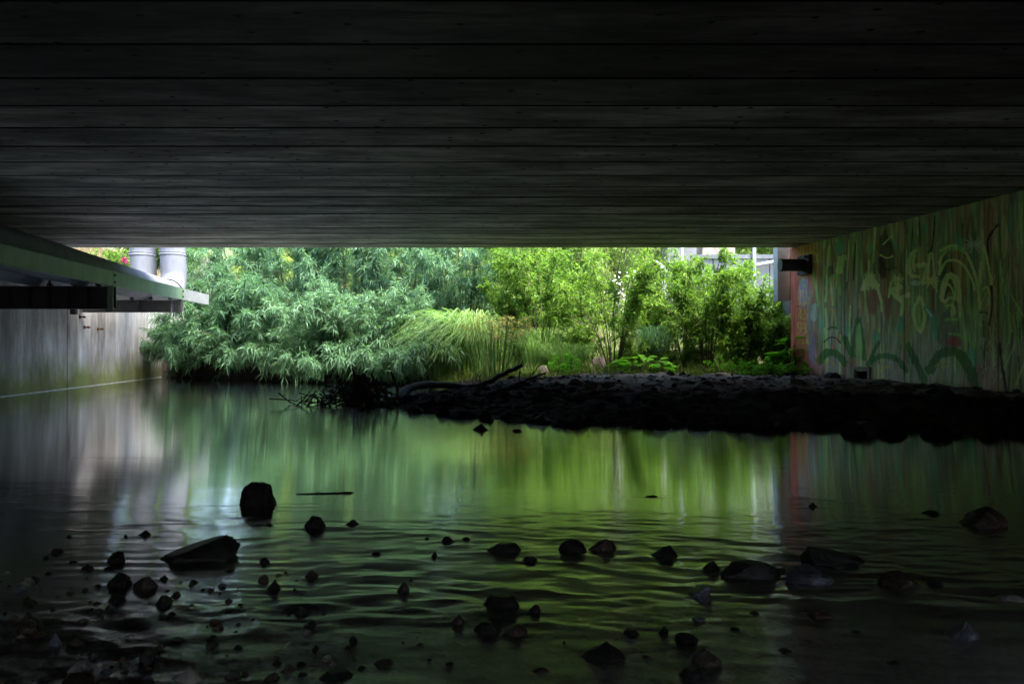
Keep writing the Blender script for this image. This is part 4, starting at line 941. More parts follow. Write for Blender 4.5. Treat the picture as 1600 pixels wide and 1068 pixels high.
P_, Fa_ = [], []; base = 0
for k in range(3200):
    x = rng.uniform(-1.9, 7.0); y = rng.uniform(6.0, 14.6)
    if x > XR(y) - .05 or (y > 11 and rng.random() < .6): continue
    w = float(np.clip(rng.lognormal(-3.6, .6), .012, .12))
    P_.append(gv * np.array([w, w * rng.uniform(.4, 1), w * rng.uniform(.2, .7)]) * rng.uniform(.5, 1.4, (len(gv), 1)) + np.array([x, y, w * .08])); Fa_.append(gf + base); base += len(gv)
Pg = np.concatenate(P_); Fg = np.concatenate(Fa_); cen = np.repeat(Pg.reshape(-1, len(gv), 3).mean(1), len(gv), 0)
Pg[:, 2] += height(cen[:, 0], cen[:, 1]); okv = np.repeat(shore_sd(cen[::len(gv), 0], cen[::len(gv), 1]) > -.1, len(gf)); 
dry = sstep(1.9, 3.4, shore_sd(cen[:, 0], cen[:, 1]) + (fbm(cen[:, 0] * 1.5, cen[:, 1] * 1.5, 63) - .5) * 2.2) * .6  # same crest mask with its painted daylight, weaker on the rubble
tag(obj_np('rubble', Pg, Fg[okv], M['mud'], attrs={'dry': dry}), 'fine dark rubble and clods covering the mud bank', 'rubble', kind='stuff')
for px, py, w, h, Y, mt, lab in ((848, 588, 24, 15, 15.2, 'boulder', 'pale pinkish boulder among grass behind the branch tip'), (936, 585, 40, 25, 16.0, 'rock_tan', 'brownish boulder shaded by the thin stemmed sapling')):
    x = at(px, Y); stone('boulder', x, Y, hgt(x, Y) - .03, w * Y / F, w * Y / F * .8, h * Y / F + .03, int(px), 'oblong', M[mt], lab)

# ------------------------------------------------------------------ driftwood
def branch(name, pts, r0, r1, label, twigs=(), wob=.01, cat='branch'):
    P = []
    n = 26; pts = [Vector(p) for p in pts]
    for i in range(len(pts) - 1):
        p0 = pts[max(i - 1, 0)]; p1 = pts[i]; p2 = pts[i + 1]; p3 = pts[min(i + 2, len(pts) - 1)]
        for t in np.linspace(0, 1, 7)[:-1]:
            t = float(t); q = .5 * ((2 * p1) + (-p0 + p2) * t + (2 * p0 - 5 * p1 + 4 * p2 - p3) * t * t + (-p0 + 3 * p1 - 3 * p2 + p3) * t ** 3); P.append(q)
    P.append(pts[-1]); b = P[0].copy(); m_ = len(P)
    root = empty(name, b, label, cat)
    mb_ = MB(); mb_.tube([p - b + Vector((random.uniform(-wob, wob), 0, random.uniform(-wob, wob))) for p in P], [(r0 + (r1 - r0) * k / (m_ - 1)) * random.uniform(.88, 1.15) for k in range(m_)], 10)
    mb_.build('limb', M['bark'], root, smooth=True)
    for t, d, l in twigs:
        p = P[int(t * (m_ - 1))] - b; d = Vector(d).normalized(); mb_ = MB()
        q = [p + d * (l * s) + Vector((random.uniform(-.02, .02), 0, random.uniform(-.02, .02))) for s in (0, .33, .66, 1)]
        mb_.tube(q, [.016, .012, .009, .005], 6); mb_.build('twig', M['bark'], root)
    return root
def pp(px, py, Y): return (at(px, Y), Y, zat(py, Y))
branch('driftwood_branch', [pp(596, 634, 10.2), pp(622, 622, 10.6), pp(645, 604, 11.0), pp(690, 601, 11.4), pp(735, 604, 11.6), pp(765, 596, 11.7), pp(790, 582, 11.8), pp(816, 570, 11.9)], .075, .032, 'long bare black branch arching from the water onto the bank, tip raised',
       [(.5, (.1, 0, -1), .2), (.62, (.3, .1, .9), .25), (.4, (-.3, 0, -1), .2)])
branch('driftwood_branch', [pp(770, 612, 11.2), pp(800, 602, 11.4), pp(826, 592, 11.6), pp(852, 583, 11.8)], .04, .014, 'short bare twiggy branch lying behind the long branch', [(.5, (0, 0, 1), .3), (.7, (.4, 0, .6), .25)])
branch('driftwood_branch', [pp(1095, 590, 14.2), pp(1112, 596, 14.0), pp(1130, 592, 14.0)], .03, .012, 'small curved stick on the bank below the saplings')
branch('floating_log', [pp(640, 640, 9.4), pp(690, 640, 9.5), pp(745, 636, 9.8), pp(800, 628, 10.2)], .05, .03, 'sunken grey log lying along the edge of the bank tip', cat='log')
# floating sticks on the water
for (xa, ya, xb, yb_, lab) in ((462, 772, 548, 770, 'thin straight stick floating above the mid stream'),):
    x0, Y0 = onwater(xa, ya); x1, Y1 = onwater(xb, yb_); branch('floating_stick', [(x0, Y0, .002), ((x0 + x1) / 2, (Y0 + Y1) / 2, .003), (x1, Y1, .005)], .002, .006, lab, wob=.002, cat='stick')
# tangle of twigs at the tip of the bank
tg = empty('driftwood_tangle', (at(560, 10.4), 10.4, 0), 'tangled dark heap of driftwood twigs at the tip of the bank', 'driftwood')
r = random.Random(4); m_ = MB()
for k in range(290):
    a = r.uniform(0, 6.28); rr = abs(r.gauss(0, .38)); p = Vector((rr * math.cos(a) * 1.25, rr * math.sin(a) * .5, r.uniform(0, max(.38 - rr * .5, .05))))
    d = Vector((r.gauss(0, 1), r.gauss(0, .5), r.gauss(.25, .6))).normalized(); l = r.uniform(.12, .5); b_ = Vector((r.uniform(-.1, .1), 0, r.uniform(-.1, .12)))
    q = [p - d * l * .5, p + b_ * .6, p + d * l * .5 + b_]; q = [Vector((v.x, v.y, max(v.z, -.03))) for v in q]
    m_.tube(q, [r.uniform(.006, .016), r.uniform(.005, .012), .003], 5)
t_ = m_.build('twigs', M['bark'], tg); t_['kind'] = 'stuff'
for px, ptop, Y in ((555, 574, 10.4), (585, 583, 10.4), (616, 580, 10.6), (535, 606, 10.2)):
    m_ = MB(); x = at(px, Y) - tg.location.x; z = zat(ptop, Y)
    m_.tube([(x + .06, Y - 10.4, 0), (x + .05, Y - 10.4, z * .45), (x - .01, Y - 10.4, z * .8), (x - .05, Y - 10.4, z)], [.03, .022, .025, .012], 7); m_.build('branch', M['bark'], tg)
    for _ in range(3):
        pass
m_ = MB()
for k in range(14):
    x = r.gauss(.1, .14); z = r.uniform(.2, .42); p, f = rock_verts(8000 + k, 'dome', 2, 8); s = r.uniform(.05, .13)
    m_.add([(a * s + x, b * s * .7, c * s * .6 + z) for a, b, c in p], [tuple(q) for q in f])
o = m_.build('dead_leaf_clump', M['bark'], tg); o['kind'] = 'stuff'

# ------------------------------------------------------------------ vegetation
def unit(v): return v / (np.linalg.norm(v, axis=-1, keepdims=True) + 1e-9)

def leaves_mesh(P, D, Nn, L, W, g, droop=.25):
    """lanceolate leaves: base P, direction D, normal Nn, length L, width W -> verts, tris, tint per vert"""
    D = unit(D); S = unit(np.cross(D, Nn)); U = np.cross(S, D)
    L = L[:, None]; W = W[:, None]; dz = np.array([0, 0, -1.0])
    mid = P + D * L * .45 + dz * L * droop * .15
    l = mid - S * W * .5 + U * W * .12; r = mid + S * W * .5 + U * W * .12; c = mid - U * W * .10
    t = P + D * L + dz * L * droop
    V = np.stack([P, l, r, c, t], 1).reshape(-1, 3); b = (np.arange(len(P)) * 5)[:, None]
    T = np.concatenate([b + np.array([[0, 3, 1]]), b + np.array([[0, 2, 3]]), b + np.array([[1, 3, 4]]), b + np.array([[3, 2, 4]])], 1).reshape(-1, 3)
    tint = np.repeat(np.clip(g.beta(2.0, 2.0, len(P)) + g.uniform(-.16, .16), 0, 1), 5)
    return V, T, tint

def tubes_mesh(paths, r0, r1, n=4):
    """paths (k,m,3) -> merged prisms"""
    k, m, _ = paths.shape
    d = unit(np.gradient(paths, axis=1)); ref = np.where(np.abs(d[..., 2:3]) > .9, np.array([1., 0, 0]), np.array([0, 0, 1.]))
    u = unit(np.cross(d, ref)); w = np.cross(d, u)
    rad = (r0[:, None] + (r1 - r0)[:, None] * np.linspace(0, 1, m)[None, :])[..., None]
    rings = [paths + (u * math.cos(2 * math.pi * q / n) + w * math.sin(2 * math.pi * q / n)) * rad for q in range(n)]
    V = np.stack(rings, 2).reshape(-1, 3)
    base = (np.arange(k)[:, None, None] * m + np.arange(m - 1)[None, :, None]) * n; qs = np.arange(n)[None, None, :]
    a = base + qs; b = base + (qs + 1) % n
    return V, np.stack([a, b, b + n, a + n], -1).reshape(-1, 4)

def shrub(name, label, cat, x, y, h, rad, ns, nt, nl, ll, lw, mat, seed, group=None, lean=(0, 0), droop=.3, twl=.45, stem_r=.02, spread=1.0, tmin=.25, z=None, stemmat='twig', upl=.25):
    g = np.random.default_rng(seed)
    z0 = hgt(x, y) - .03 if z is None else z
    root = empty(name, (x, y, z0), label, cat, group)
    a = g.uniform(0, 2 * np.pi, ns); ro = rad * np.sqrt(g.uniform(.03, 1, ns)); top = h * (1.0 - .55 * (ro / rad) ** 2 * g.uniform(.5, 1, ns)) * g.uniform(.82, 1.02, ns)
    b0 = np.c_[np.cos(a) * .12 * rad * spread, np.sin(a) * .12 * rad * spread, np.zeros(ns)]
    e = np.c_[np.cos(a) * ro + lean[0], np.sin(a) * ro + lean[1], top]
    c = np.c_[np.cos(a) * ro * .35 + lean[0] * .3, np.sin(a) * ro * .35 + lean[1] * .3, top * .7]
    t = np.linspace(0, 1, 7)[None, :, None]
    st = (1 - t) ** 2 * b0[:, None] + 2 * t * (1 - t) * c[:, None] + t ** 2 * e[:, None]
    st = st + g.normal(0, .02, st.shape) * t
    # twigs
    k = ns * nt; si = np.repeat(np.arange(ns), nt); tt = g.uniform(tmin, 1, k) ** .8; tt[::nt] = 1.0
    f = tt * 6; i0 = np.minimum(f.astype(int), 5); fr = (f - i0)[:, None]
    p0 = st[si, i0] * (1 - fr) + st[si, i0 + 1] * fr
    sdv = unit(st[si, i0 + 1] - st[si, i0]); out = unit(np.c_[p0[:, :2] - np.array(lean) * .5, np.zeros(k)])
    d = unit(sdv * .55 + out * .45 + g.normal(0, .45, (k, 3)) + np.array([0, 0, .15]))
    tl = twl * g.uniform(.55, 1.25, k) * (1.15 - .35 * tt)
    s4 = np.linspace(0, 1, 4)[None, :, None]
    tw = p0[:, None] + d[:, None] * tl[:, None, None] * s4 + np.array([0, 0, -1.0]) * (droop * tl)[:, None, None] * s4 ** 2
    # leaves
    n = k * nl; ti = np.repeat(np.arange(k), nl); u = g.uniform(.12, 1.0, n); u[::nl] = 1
    ff = u * 3; j0 = np.minimum(ff.astype(int), 2); fq = (ff - j0)[:, None]
    lp = tw[ti, j0] * (1 - fq) + tw[ti, j0 + 1] * fq; ld = unit(tw[ti, j0 + 1] - tw[ti, j0])
    ldir = unit(ld * .6 + g.normal(0, .6, (n, 3)) + np.array([0, 0, -.12 * droop / .3]))
    nrm = unit(g.normal(0, .5, (n, 3)) + np.array([0, 0, 1.0]))
    keep = lp[:, 2] + z0 > 0.03
    lp, ldir, nrm = lp[keep], ldir[keep], nrm[keep]; n = len(lp)
    V, T, tint = leaves_mesh(lp, ldir, nrm, ll * g.uniform(.6, 1.25, n), lw * g.uniform(.7, 1.25, n), g, droop)
    o = obj_np('foliage', V, T, M[mat], root, attrs={'tint': tint}); o['kind'] = 'stuff'
    sv, sq = tubes_mesh(st, np.full(ns, stem_r), np.full(ns, stem_r * .3)); V2, Q2 = tubes_mesh(tw, np.full(k, stem_r * .28), np.full(k, stem_r * .12), 3)
    obj_np('stems', np.r_[sv, V2], np.r_[sq, Q2 + len(sv)] if True else sq, M[stemmat], root, smooth=True)
    return root

# left: hanging grey-green willow-like shrubs over the water
LB = [(312, 19.5, 1.7, .95, 'drooping grey green shrub against the end of the left wall'), (352, 18.9, 2.5, 1.25, 'grey green shrub under the tip of the green beam'), (410, 18.3, 2.5, 1.4, 'grey green shrub overhanging the water right of the beam tip'),
      (485, 17.8, 2.4, 1.4, 'low silvery shrub trailing into the water midway along the far shore'), (560, 17.4, 2.3, 1.35, 'grey green shrub behind the driftwood tangle'), (640, 17.2, 2.0, 1.2, 'grey green shrub between the tangle and the sedge tussock'),
      (375, 20.8, 3.9, 1.7, 'tall pale grey green shrub right of the rising pipes'), (460, 20.4, 4.3, 1.8, 'tall grey green shrub behind the low silvery shrub'), (550, 20.0, 4.6, 1.9, 'tallest dark green willow shrub above the driftwood'), (640, 19.6, 4.4, 1.8, 'tall green willow shrub with drooping tips left of the sedge'),
      (725, 19.4, 4.1, 1.7, 'tall green willow shrub behind the sedge tussock')]
for k, (px, Y, h, rd, lab) in enumerate(LB):
    big = h > 4
    shrub('willow_shrub', lab, 'shrub', at(px, Y), Y, h, rd, 20 if big else 15, 25 if big else 23, 40, .205, .025, 'leaf_blue', 400 + k, 'willow shrubs on the far shore', (0, -.35 if not big else -.1), .26, .6, .02, 1.2, .06)
for k, (px, Y, lab) in enumerate(((292, 19.7, 'low leafy spray at the water beside the far end of the left wall'), (335, 19.1, 'low leafy spray touching the water under the beam tip'), (388, 18.5, 'low leafy spray touching the water right of the beam tip'), (452, 17.9, 'low leafy spray touching the water left of the silvery shrub'),
        (522, 17.4, 'low leafy spray touching the water left of the driftwood tangle'), (596, 17.1, 'low leafy spray touching the water behind the driftwood tangle'), (662, 16.7, 'low leafy spray touching the water left of the sedge'))):
    shrub('willow_spray', lab, 'shrub', at(px, Y), Y, .95, .95, 14, 18, 26, .22, .028, 'leaf_blue', 440 + k, 'willow sprays at the waterline', (0, -.6), .35, .5, .012, 1.6, .05)
# right: fresh green saplings
RB = [(850, 17.0, 3.4, 1.3, 'airy green sapling behind the umbrella sedge'), (960, 15.9, 3.2, 1.35, 'thin stemmed green sapling with dark forked stems on the bank crest'), (1035, 17.6, 2.3, .95, 'low green sapling in front of the pale plume'),
      (1105, 15.9, 3.1, 1.0, 'leafy green sapling with a dark upright stem before the grey wall'), (1165, 16.2, 2.4, 1.0, 'green sapling leaning right before the white post'), (1205, 15.6, 1.5, .6, 'short green sapling beside the grey duct'), (905, 18.2, 3.3, 1.3, 'bright green sapling half behind the forked one'), (1072, 17.2, 2.8, 1.0, 'dense green sapling between the plume and the leafy upright one'), (1135, 17.4, 2.5, .95, 'bright green sapling just left of the white post'), (815, 18.3, 3.4, 1.2, 'tall green sapling behind the umbrella sedge and the tussock')]
for k, (px, Y, h, rd, lab) in enumerate(RB):
    shrub('sapling', lab, 'sapling', at(px, Y), Y, h, rd, 14, 24, 22, .15, .034, 'leaf_green', 500 + k, 'saplings on the right bank', (.15 * ((k % 3) - 1), 0), .22, .5, .018, .8, .2)
for k, (px, Y, h, rd, lab) in enumerate(((880, 17.5, .9, .8, 0), (990, 16.6, .8, .8, 0), (1060, 16.3, .9, .8, 0), (1130, 16.9, 1.0, .9, 0), (1185, 15.7, .7, .6, 0), (930, 16.9, 1.0, .8, 0), (820, 17.2, 1.1, .8, 0))):
    shrub('undershrub', ['low undergrowth shrub behind the pale pinkish boulder', 'low undergrowth shrub behind the broad leaved bank plant', 'low undergrowth shrub between the bluish grass and the upright stem sapling', 'low undergrowth shrub below the white post', 'low undergrowth shrub at the foot of the grey duct', 'low undergrowth shrub behind the forked sapling', 'low undergrowth shrub between umbrella sedge and airy sapling'][k], 'shrub', at(px, Y), Y, h, rd, 12, 14, 16, .11, .03, 'leaf_green', 560 + k, 'low shrubs under the saplings', (0, 0), .3, .35, .012, 1.5, .1)
# pale hillside shrubs and trees behind
HB = [(800, 23, 3.6, 1.8), (880, 24, 3.4, 1.9), (950, 22.5, 4.4, 1.7), (1030, 24, 3.6, 1.7), (1100, 26, 3.0, 1.8), (1000, 28, 3.4, 2.2), (900, 29, 4.2, 2.4), (800, 28, 4.6, 2.4), (380, 26, 2.6, 2.0), (470, 26, 3.0, 2.2), (580, 26, 3.2, 2.4), (690, 25, 3.2, 2.2)]
for k, (px, Y, h, rd) in enumerate(HB):
    shrub('hillside_shrub', ('pale yellow green shrub on the slope ' + ['behind the tallest sapling by the umbrella sedge', 'behind the airy sapling', 'tall one right behind the forked sapling', 'behind the pale plume', 'in front of the rusty tan block', 'far up behind the white blossoms', 'far up behind the boulders', 'far up left of the saplings'][k]) if px >= 800 else 'pale green shrub on the slope behind the ' + ['pipe side willow shrub', 'silvery shrub and its tall neighbour', 'tallest dark willow shrub', 'willow shrub behind the sedge tussock'][k - 8], 'shrub', at(px, Y), Y, h, rd, 14, 18, 18, .22, .055, 'leaf_far', 600 + k, 'hillside shrubs right of centre' if px >= 800 else 'hillside shrubs left of centre', (0, 0), .25, .7, .025, 1.3, .1)
def tree(x, Y, h, cr, seed, label, group):
    g = np.random.default_rng(seed); z0 = hgt(x, Y) - .1; root = empty('broadleaf_tree', (x, Y, z0), label, 'tree', group)
    mb_ = MB(); mb_.tube([(0, 0, 0), (.1, 0, h * .3), (-.05, .1, h * .6), (.05, 0, h * .9)], [.22, .17, .11, .03], 10)
    for k in range(9):
        a = k * 2.4; t = .25 + .07 * k; mb_.tube([(0, 0, h * t), (math.cos(a) * cr * .5, math.sin(a) * cr * .5, h * (t + .15)), (math.cos(a) * cr * .85, math.sin(a) * cr * .85, h * (t + .2))], [.07, .045, .015], 6)
    mb_.build('trunk', M['trunk'], root, smooth=True)
    nc = 130; c = unit(g.normal(size=(nc, 3))) * (g.uniform(.25, 1, nc) ** .5)[:, None] * np.array([cr, cr, h * .42]); c[:, 2] += h * .56
    n = nc * 75; ci = np.repeat(np.arange(nc), 75); p = c[ci] + g.normal(0, .30, (n, 3))
    V, T, tint = leaves_mesh(p, unit(g.normal(size=(n, 3)) + np.array([0, 0, -.3])), unit(g.normal(0, .6, (n, 3)) + np.array([0, 0, 1.])), .24 * g.uniform(.6, 1.3, n), .1 * g.uniform(.7, 1.3, n), g, .2)
    o = obj_np('crown', V, T, M['leaf_far'], root, attrs={'tint': tint}); o['kind'] = 'stuff'
for k, (x, Y, h, cr) in enumerate(((-17, 33, 4, 2.0), (-11, 35, 3.8, 2.0), (-5.5, 34, 4, 2.0), (1.5, 35, 3.8, 2.0), (8, 36, 4, 2.2), (14, 33, 4.4, 2.2), (4.5, 30.5, 5.4, 2.7), (10.6, 31, 4.6, 2.2), (0, 31, 4.6, 2.3), (-8.5, 30.5, 4.4, 2.3))):
    tree(x, Y, h, cr, 800 + k, 'broadleaf tree at the top of the slope behind the shrubs', 'trees at the top of the slope')

def blades(name, parent, x, y, z, n, hgt_, rad, lean, w, mat, seed, base=.15, droop=1.0):
    g = np.random.default_rng(seed); a = g.uniform(0, 2 * np.pi, n); rr = np.sqrt(g.uniform(0, 1, n)) * base
    b = np.c_[np.cos(a) * rr + x, np.sin(a) * rr * .8 + y, np.full(n, z)]; a2 = a + g.normal(0, .5, n); R_ = rad * g.uniform(.3, 1.1, n); Hh = hgt_ * g.uniform(.6, 1.05, n)
    s = np.linspace(0, 1, 7)[None, :, None]
    dirx = np.c_[np.cos(a2), np.sin(a2), np.zeros(n)]
    path = b[:, None] + dirx[:, None] * (R_[:, None, None] * s ** 1.6) + np.array([lean[0], lean[1], 0]) * s ** 2 + np.array([0, 0, 1.]) * (Hh[:, None, None] * (np.sin(s * np.pi * (.5 + .28 * droop)) / 1.0))
    side = unit(np.cross(dirx, np.array([0, 0, 1.])) + g.normal(0, .3, (n, 3)))[:, None] * (w * (1 - s ** 2 * .95)) * .5
    V = np.stack([path - side, path + side], 2).reshape(-1, 3); k = (np.arange(n)[:, None] * 14 + np.arange(6)[None, :] * 2).reshape(-1, 1)
    Q = np.c_[k, k + 1, k + 3, k + 2]
    o = obj_np(name, V, Q, M[mat], parent, smooth=True, attrs={'tint': np.repeat(g.beta(2, 2, n), 14)}); return o
def tussock(px, Y, n, h, rad, mat, label, seed, lean=(0, 0), w=.012, base=.25, droop=1.0, cat='sedge', name='sedge_tussock', group=None):
    x = at(px, Y); z = hgt(x, Y) - .02; root = empty(name, (x, Y, z), label, cat, group)
    o = blades('blades', root, 0, 0, 0, n, h, rad, lean, w, mat, seed, base, droop); o['kind'] = 'stuff'; return root
tussock(728, 16.4, 950, 1.5, 1.25, 'sedge', 'large arching sedge tussock spilling left over the water edge', 61, (-.5, -.2), .024, .42)
tussock(690, 16.0, 420, .9, .8, 'sedge', 'smaller sedge clump at the water edge left of the large tussock', 62, (-.2, -.1), .02, .3)
tussock(845, 16.4, 600, 1.0, .5, 'sedge', 'upright grass clump right of the umbrella sedge', 63, (0, 0), .012, .4, .5)
tussock(1018, 16.4, 260, 1.1, .8, 'leaf_blue', 'bluish drooping grass clump among the saplings', 64, (.1, -.1), .016, .2, 1.0)
tussock(885, 15.9, 500, .7, .5, 'sedge', 'short green grass clump near the pale boulder', 65, (0, 0), .012, .4, .6)
# umbrella sedge: stalks with brown umbels
x = at(775, 15.1); Y = 15.1; z = hgt(x, Y) - .02; us = empty('umbrella_sedge', (x, Y, z), 'stand of straight stalks with brownish umbrella heads in the middle', 'sedge')
g = np.random.default_rng(70); n = 110; a = g.uniform(0, 6.28, n); rr = np.sqrt(g.uniform(0, 1, n)) * .38; b = np.c_[np.cos(a) * rr * 1.25, np.sin(a) * rr, np.zeros(n)]; tp = b * np.array([1.7, 1.4, 1]) + np.c_[g.normal(.03, .05, n), g.normal(0, .05, n), g.uniform(.85, 1.4, n)]
s = np.linspace(0, 1, 4)[None, :, None]; V, Q = tubes_mesh(b[:, None] * (1 - s) + tp[:, None] * s, np.full(n, .007), np.full(n, .004), 4)
o = obj_np('stalks', V, Q, M['sedge'], us, attrs={'tint': np.full(len(V), .45)}); o['kind'] = 'stuff'
m = n * 15; ti = np.repeat(np.arange(n), 15); d = unit(np.c_[g.normal(0, 1, m), g.normal(0, 1, m), g.uniform(-.3, .7, m)])
V, T, tint = leaves_mesh(tp[ti], d, unit(g.normal(0, .4, (m, 3)) + np.array([0, 0, 1.])), g.uniform(.06, .17, m), np.full(m, .011), g, .25)
o = obj_np('umbels', V, T, M['umbel'], us, attrs={'tint': tint}); o['kind'] = 'stuff'

# broad-leaved plants at the bank crest, each leaf a part
def broad_leaf_mesh(seed):
    g = np.random.default_rng(seed); nu, nv = 7, 5; V = []; 
    for i in range(nu):
        u = i / (nu - 1); w = math.sin(math.pi * min(u * .97 + .03, 1)) ** .75 * .34
        for j in range(nv):
            v = (j / (nv - 1) - .5) * 2; V.append((v * w, u, -.22 * u * u + .10 * abs(v) * w * 2 + .02 * math.sin(u * 14 + seed) * abs(v)))
    Q = [(i * nv + j, i * nv + j + 1, (i + 1) * nv + j + 1, (i + 1) * nv + j) for i in range(nu - 1) for j in range(nv - 1)]
    return mesh_np('leaf', np.array(V), np.array(Q), M['leaf_broad'], smooth=True, attrs={'tint': np.full(len(V), g.uniform(.1, .95))})
BL = [broad_leaf_mesh(k) for k in range(6)]
def broad(px, Y, n, spread, h, lf, label, seed, flat=1.0):
    r = random.Random(seed); x = at(px, Y); z = hgt(x, Y) - .01; root = empty('broadleaf_plant', (x, Y, z), label, 'plant'); mb_ = MB()
    for k in range(n):
        a = r.uniform(0, 6.28); rr = spread * math.sqrt(r.random()); p = Vector((math.cos(a) * rr, math.sin(a) * rr * .55, h * r.uniform(.35, 1.0) * (1 - .4 * rr / spread)))
        mb_.tube([(p.x * .3, p.y * .3, 0), (p.x * .7, p.y * .7, p.z * .8), tuple(p)], [.008, .006, .004], 5)
        o = bpy.data.objects.new('leaf', BL[r.randrange(6)]); link(o, root); s = lf * r.uniform(.7, 1.25); o.scale = (s, s, s); o.location = p
        o.rotation_euler = (r.uniform(-.2, .5), r.uniform(-.4, .4), a - math.pi / 2 + r.uniform(-.7, .7))
    mb_.build('stalks', M['twig'], root)
broad(1003, 15.2, 46, .62, .45, .25, 'low bright green plant with broad shiny leaves on the bank crest', 3)
broad(1236, 14.45, 38, .3, 1.0, .3, 'upright broad leaved plant at the red end of the painted wall', 4)
broad(1215, 14.5, 22, .4, .3, .17, 'low broad leaved weed left of the upright plant', 6)
r = random.Random(12)
for k, (px, Y, h) in enumerate(((1150, 14.6, .22), (1175, 14.4, .2), (1200, 14.2, .25), (1225, 14.0, .2), (1265, 13.8, .16), (1125, 15.0, .25), (885, 15.0, .35), (895, 14.9, .4), (870, 15.3, .3))):
    shrub('weed', 'small light green weed ' + ['below the white post on the bank', 'on the bank right below the leaning sapling', 'on the bank crest left of the low broad weed', 'in front of the upright broad leaved plant', 'at the foot of the red wall end', 'right of the bright broad leaved plant', 'between the pale boulder and the brown boulder', 'just left of the brown boulder', 'right behind the pale pinkish boulder'][k], 'weed', at(px, Y), Y, h + .1, .25, 7, 5, 9, .06, .028, 'leaf_broad', 900 + k, 'weeds along the bank crest', (0, 0), .2, .16, .004, 1.0, .2)

# pale dead plume and white flowers
x = at(1037, 20.5); Y = 20.5; zt = zat(407, Y); zb = zat(450, Y)
rt = empty('pale_plume', (x, Y, zb), 'pale curled whitish plume standing among the shrubs right of centre', 'plume')
def ribbon(pts, ws, th=.03):
    m_ = MB(); V = []; 
    for (a, b), w in zip(pts, ws): V += [(a - w, -th, b), (a + w, -th, b), (a + w, th, b), (a - w, th, b)]
    Q = [(0, 3, 2, 1)]
    for i in range(len(pts) - 1):
        o = i * 4
        for k in range(4): Q.append((o + k, o + (k + 1) % 4, o + 4 + (k + 1) % 4, o + 4 + k))
    e = (len(pts) - 1) * 4; Q.append((e, e + 1, e + 2, e + 3)); m_.add(V, Q); return m_
hgt2 = zt - zb
ribbon([(.02, -.5), (.02, 0), (.02, hgt2 * .5), (0, hgt2 * .72), (-.1, hgt2 * .88), (-.24, hgt2 * 1.0)], [.03, .075, .085, .08, .05, .01]).build('stem', M['plume'], rt)
ribbon([(.05, hgt2 * .6), (.1, hgt2 * .72), (.2, hgt2 * .77)], [.06, .06, .015], .025).build('side_lobe', M['plume'], rt)
x0, Y0 = at(1000, 19.5), 19.5
z0 = hgt(x0, Y0)
cf = empty('white_blossom_clump', (x0, Y0, z0), 'loose clump of small white blossoms between the saplings and the plume', 'flowers')
g = np.random.default_rng(5); n = 260; p = np.c_[g.normal(0, .6, n), g.normal(0, .3, n), g.uniform(.9, 2.1, n)]
V, T, tint = leaves_mesh(p, unit(g.normal(size=(n, 3))), unit(g.normal(size=(n, 3))), g.uniform(.06, .12, n), g.uniform(.05, .09, n), g, .1)
o = obj_np('blossoms', V, T, M['plume'], cf, attrs={'tint': tint}); o['kind'] = 'stuff'
m_ = MB()
for k in range(14): m_.tube([(0, 0, 0), (p[k, 0] * .6, p[k, 1] * .6, p[k, 2] * .6), tuple(p[k])], [.01, .008, .004], 5)
m_.build('stems', M['twig'], cf)
# pink flower and green weeds above the left wing wall
def upleft(px, py, Y): return at(px, Y), zat(py, Y)
for k, (px, Y, h, mat, lab) in enumerate(((170, 18.0, .9, 'leaf_green', 'bright green leafy plant above the left wall, left of the pipes'), (186, 18.6, .9, 'leaf_far', 'yellow green plant above the left wall beside the pipes'), (305, 20.2, 1.1, 'leaf_far', 'yellow green tuft right of the rising pipes'))):
    x = at(px, Y)
    shrub('leafy_plant', lab, 'plant', x, Y, h, .4, 9, 8, 12, .12, .045, mat, 950 + k, None, (0, 0), .25, .25, .008, 1.0, .2)
x, Y = at(194, 18.0), 18.0; z = hgt(x, Y); pf_ = empty('pink_flower', (x, Y, z), 'pink flower head above the pipe left of the risers', 'flower')
zt = zat(407, Y); m_ = MB(); m_.tube([(0, 0, 0), (.02, 0, (zt - z) * .6), (0, 0, zt - z)], .012, 6); m_.build('stalk', M['twig'], pf_)
g = np.random.default_rng(9); n = 60; V, T, tint = leaves_mesh(np.tile([[0, 0, zt - z]], (n, 1)) + g.normal(0, .03, (n, 3)), unit(g.normal(size=(n, 3))), unit(g.normal(size=(n, 3))), g.uniform(.05, .1, n), g.uniform(.03, .05, n), g, 0)
obj_np('petals', V, T, M['pink'], pf_)
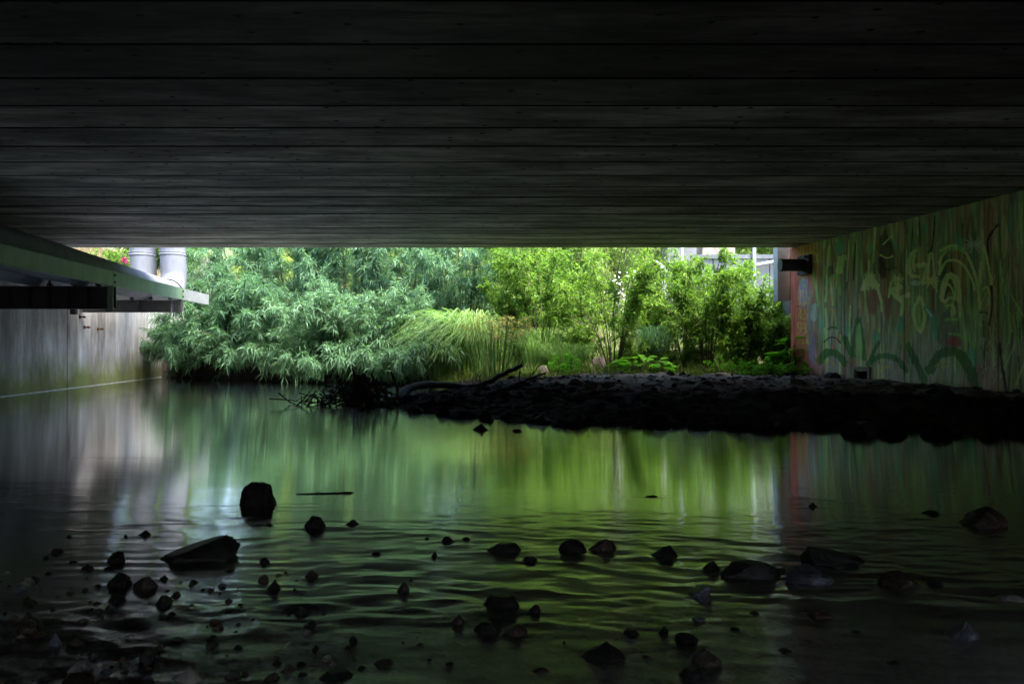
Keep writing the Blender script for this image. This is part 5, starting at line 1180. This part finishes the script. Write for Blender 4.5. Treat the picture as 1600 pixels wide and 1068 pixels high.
# weathered stump up on the left slope
x, Y = at(322, 22.5), 22.5; z = hgt(x, Y); m_ = MB(); m_.tube([(0, 0, -.2), (.03, 0, .6), (0, 0, 1.6), (.05, 0, 2.6)], [.42, .34, .3, .26], 14); o = m_.build('tree_stump', M['trunk'], None, smooth=True); o.location = (x, Y, z); tag(o, 'grey weathered trunk behind the shrubs right of the pipes', 'stump')

# grasses of the slope: uncountable
def scatter_grass(name, n, xr, yr, h, w, mat, seed, label, cond):
    g = np.random.default_rng(seed); x = g.uniform(*xr, n * 3); y = g.uniform(*yr, n * 3); k = cond(x, y); x, y = x[k][:n], y[k][:n]; n = len(x)
    z = height(x, y); P = np.c_[x, y, z - .02]; D = unit(np.c_[g.normal(0, .38, n), g.normal(0, .38, n), np.ones(n)])
    V, T, tint = leaves_mesh(P, D, unit(g.normal(size=(n, 3))), h * g.uniform(.5, 1.3, n), w * g.uniform(.7, 1.3, n), g, .22)
    tag(obj_np(name, V, T, M[mat], attrs={'tint': tint}), label, 'grass', kind='stuff')
scatter_grass('grass', 42000, (-8, 12), (15.2, 32), .42, .02, 'grass', 31, 'green grass covering the slope behind the saplings', lambda x, y: (shore_sd(x, y) > .1) & (x > XL(y) + .5))
scatter_grass('dry_grass', 16000, (-20, -4), (16, 30), .5, .022, 'dry', 32, 'dry tan grass on the slope above the left wall', lambda x, y: (x < XL(y) - .3) | ((y > 22.5) & (x < -6)))
scatter_grass('bank_grass', 5000, (-1.8, 7), (14.3, 16.2), .2, .014, 'grass', 33, 'short grass along the lit crest of the bank', lambda x, y: (shore_sd(x, y) > .1) & (x < XR(y) - .5) & (fbm(x * 2, y * 2, 44) > .5))
# leaf litter on the crest
g = np.random.default_rng(55); n = 1400; x = g.uniform(-1.2, 6.2, n); y = g.uniform(11.5, 15.0, n); z = height(x, y) + .012
V, T, tint = leaves_mesh(np.c_[x, y, z], unit(np.c_[g.normal(size=(n, 2)), g.normal(0, .15, n)]), unit(g.normal(0, .3, (n, 3)) + np.array([0, 0, 1.])), g.uniform(.04, .11, n), g.uniform(.012, .035, n), g, .05)
tag(obj_np('leaf_litter', V, T, M['dry'], attrs={'tint': tint * .5}), 'dead leaves and bits of stick strewn over the bank crest', 'leaf litter', kind='stuff')
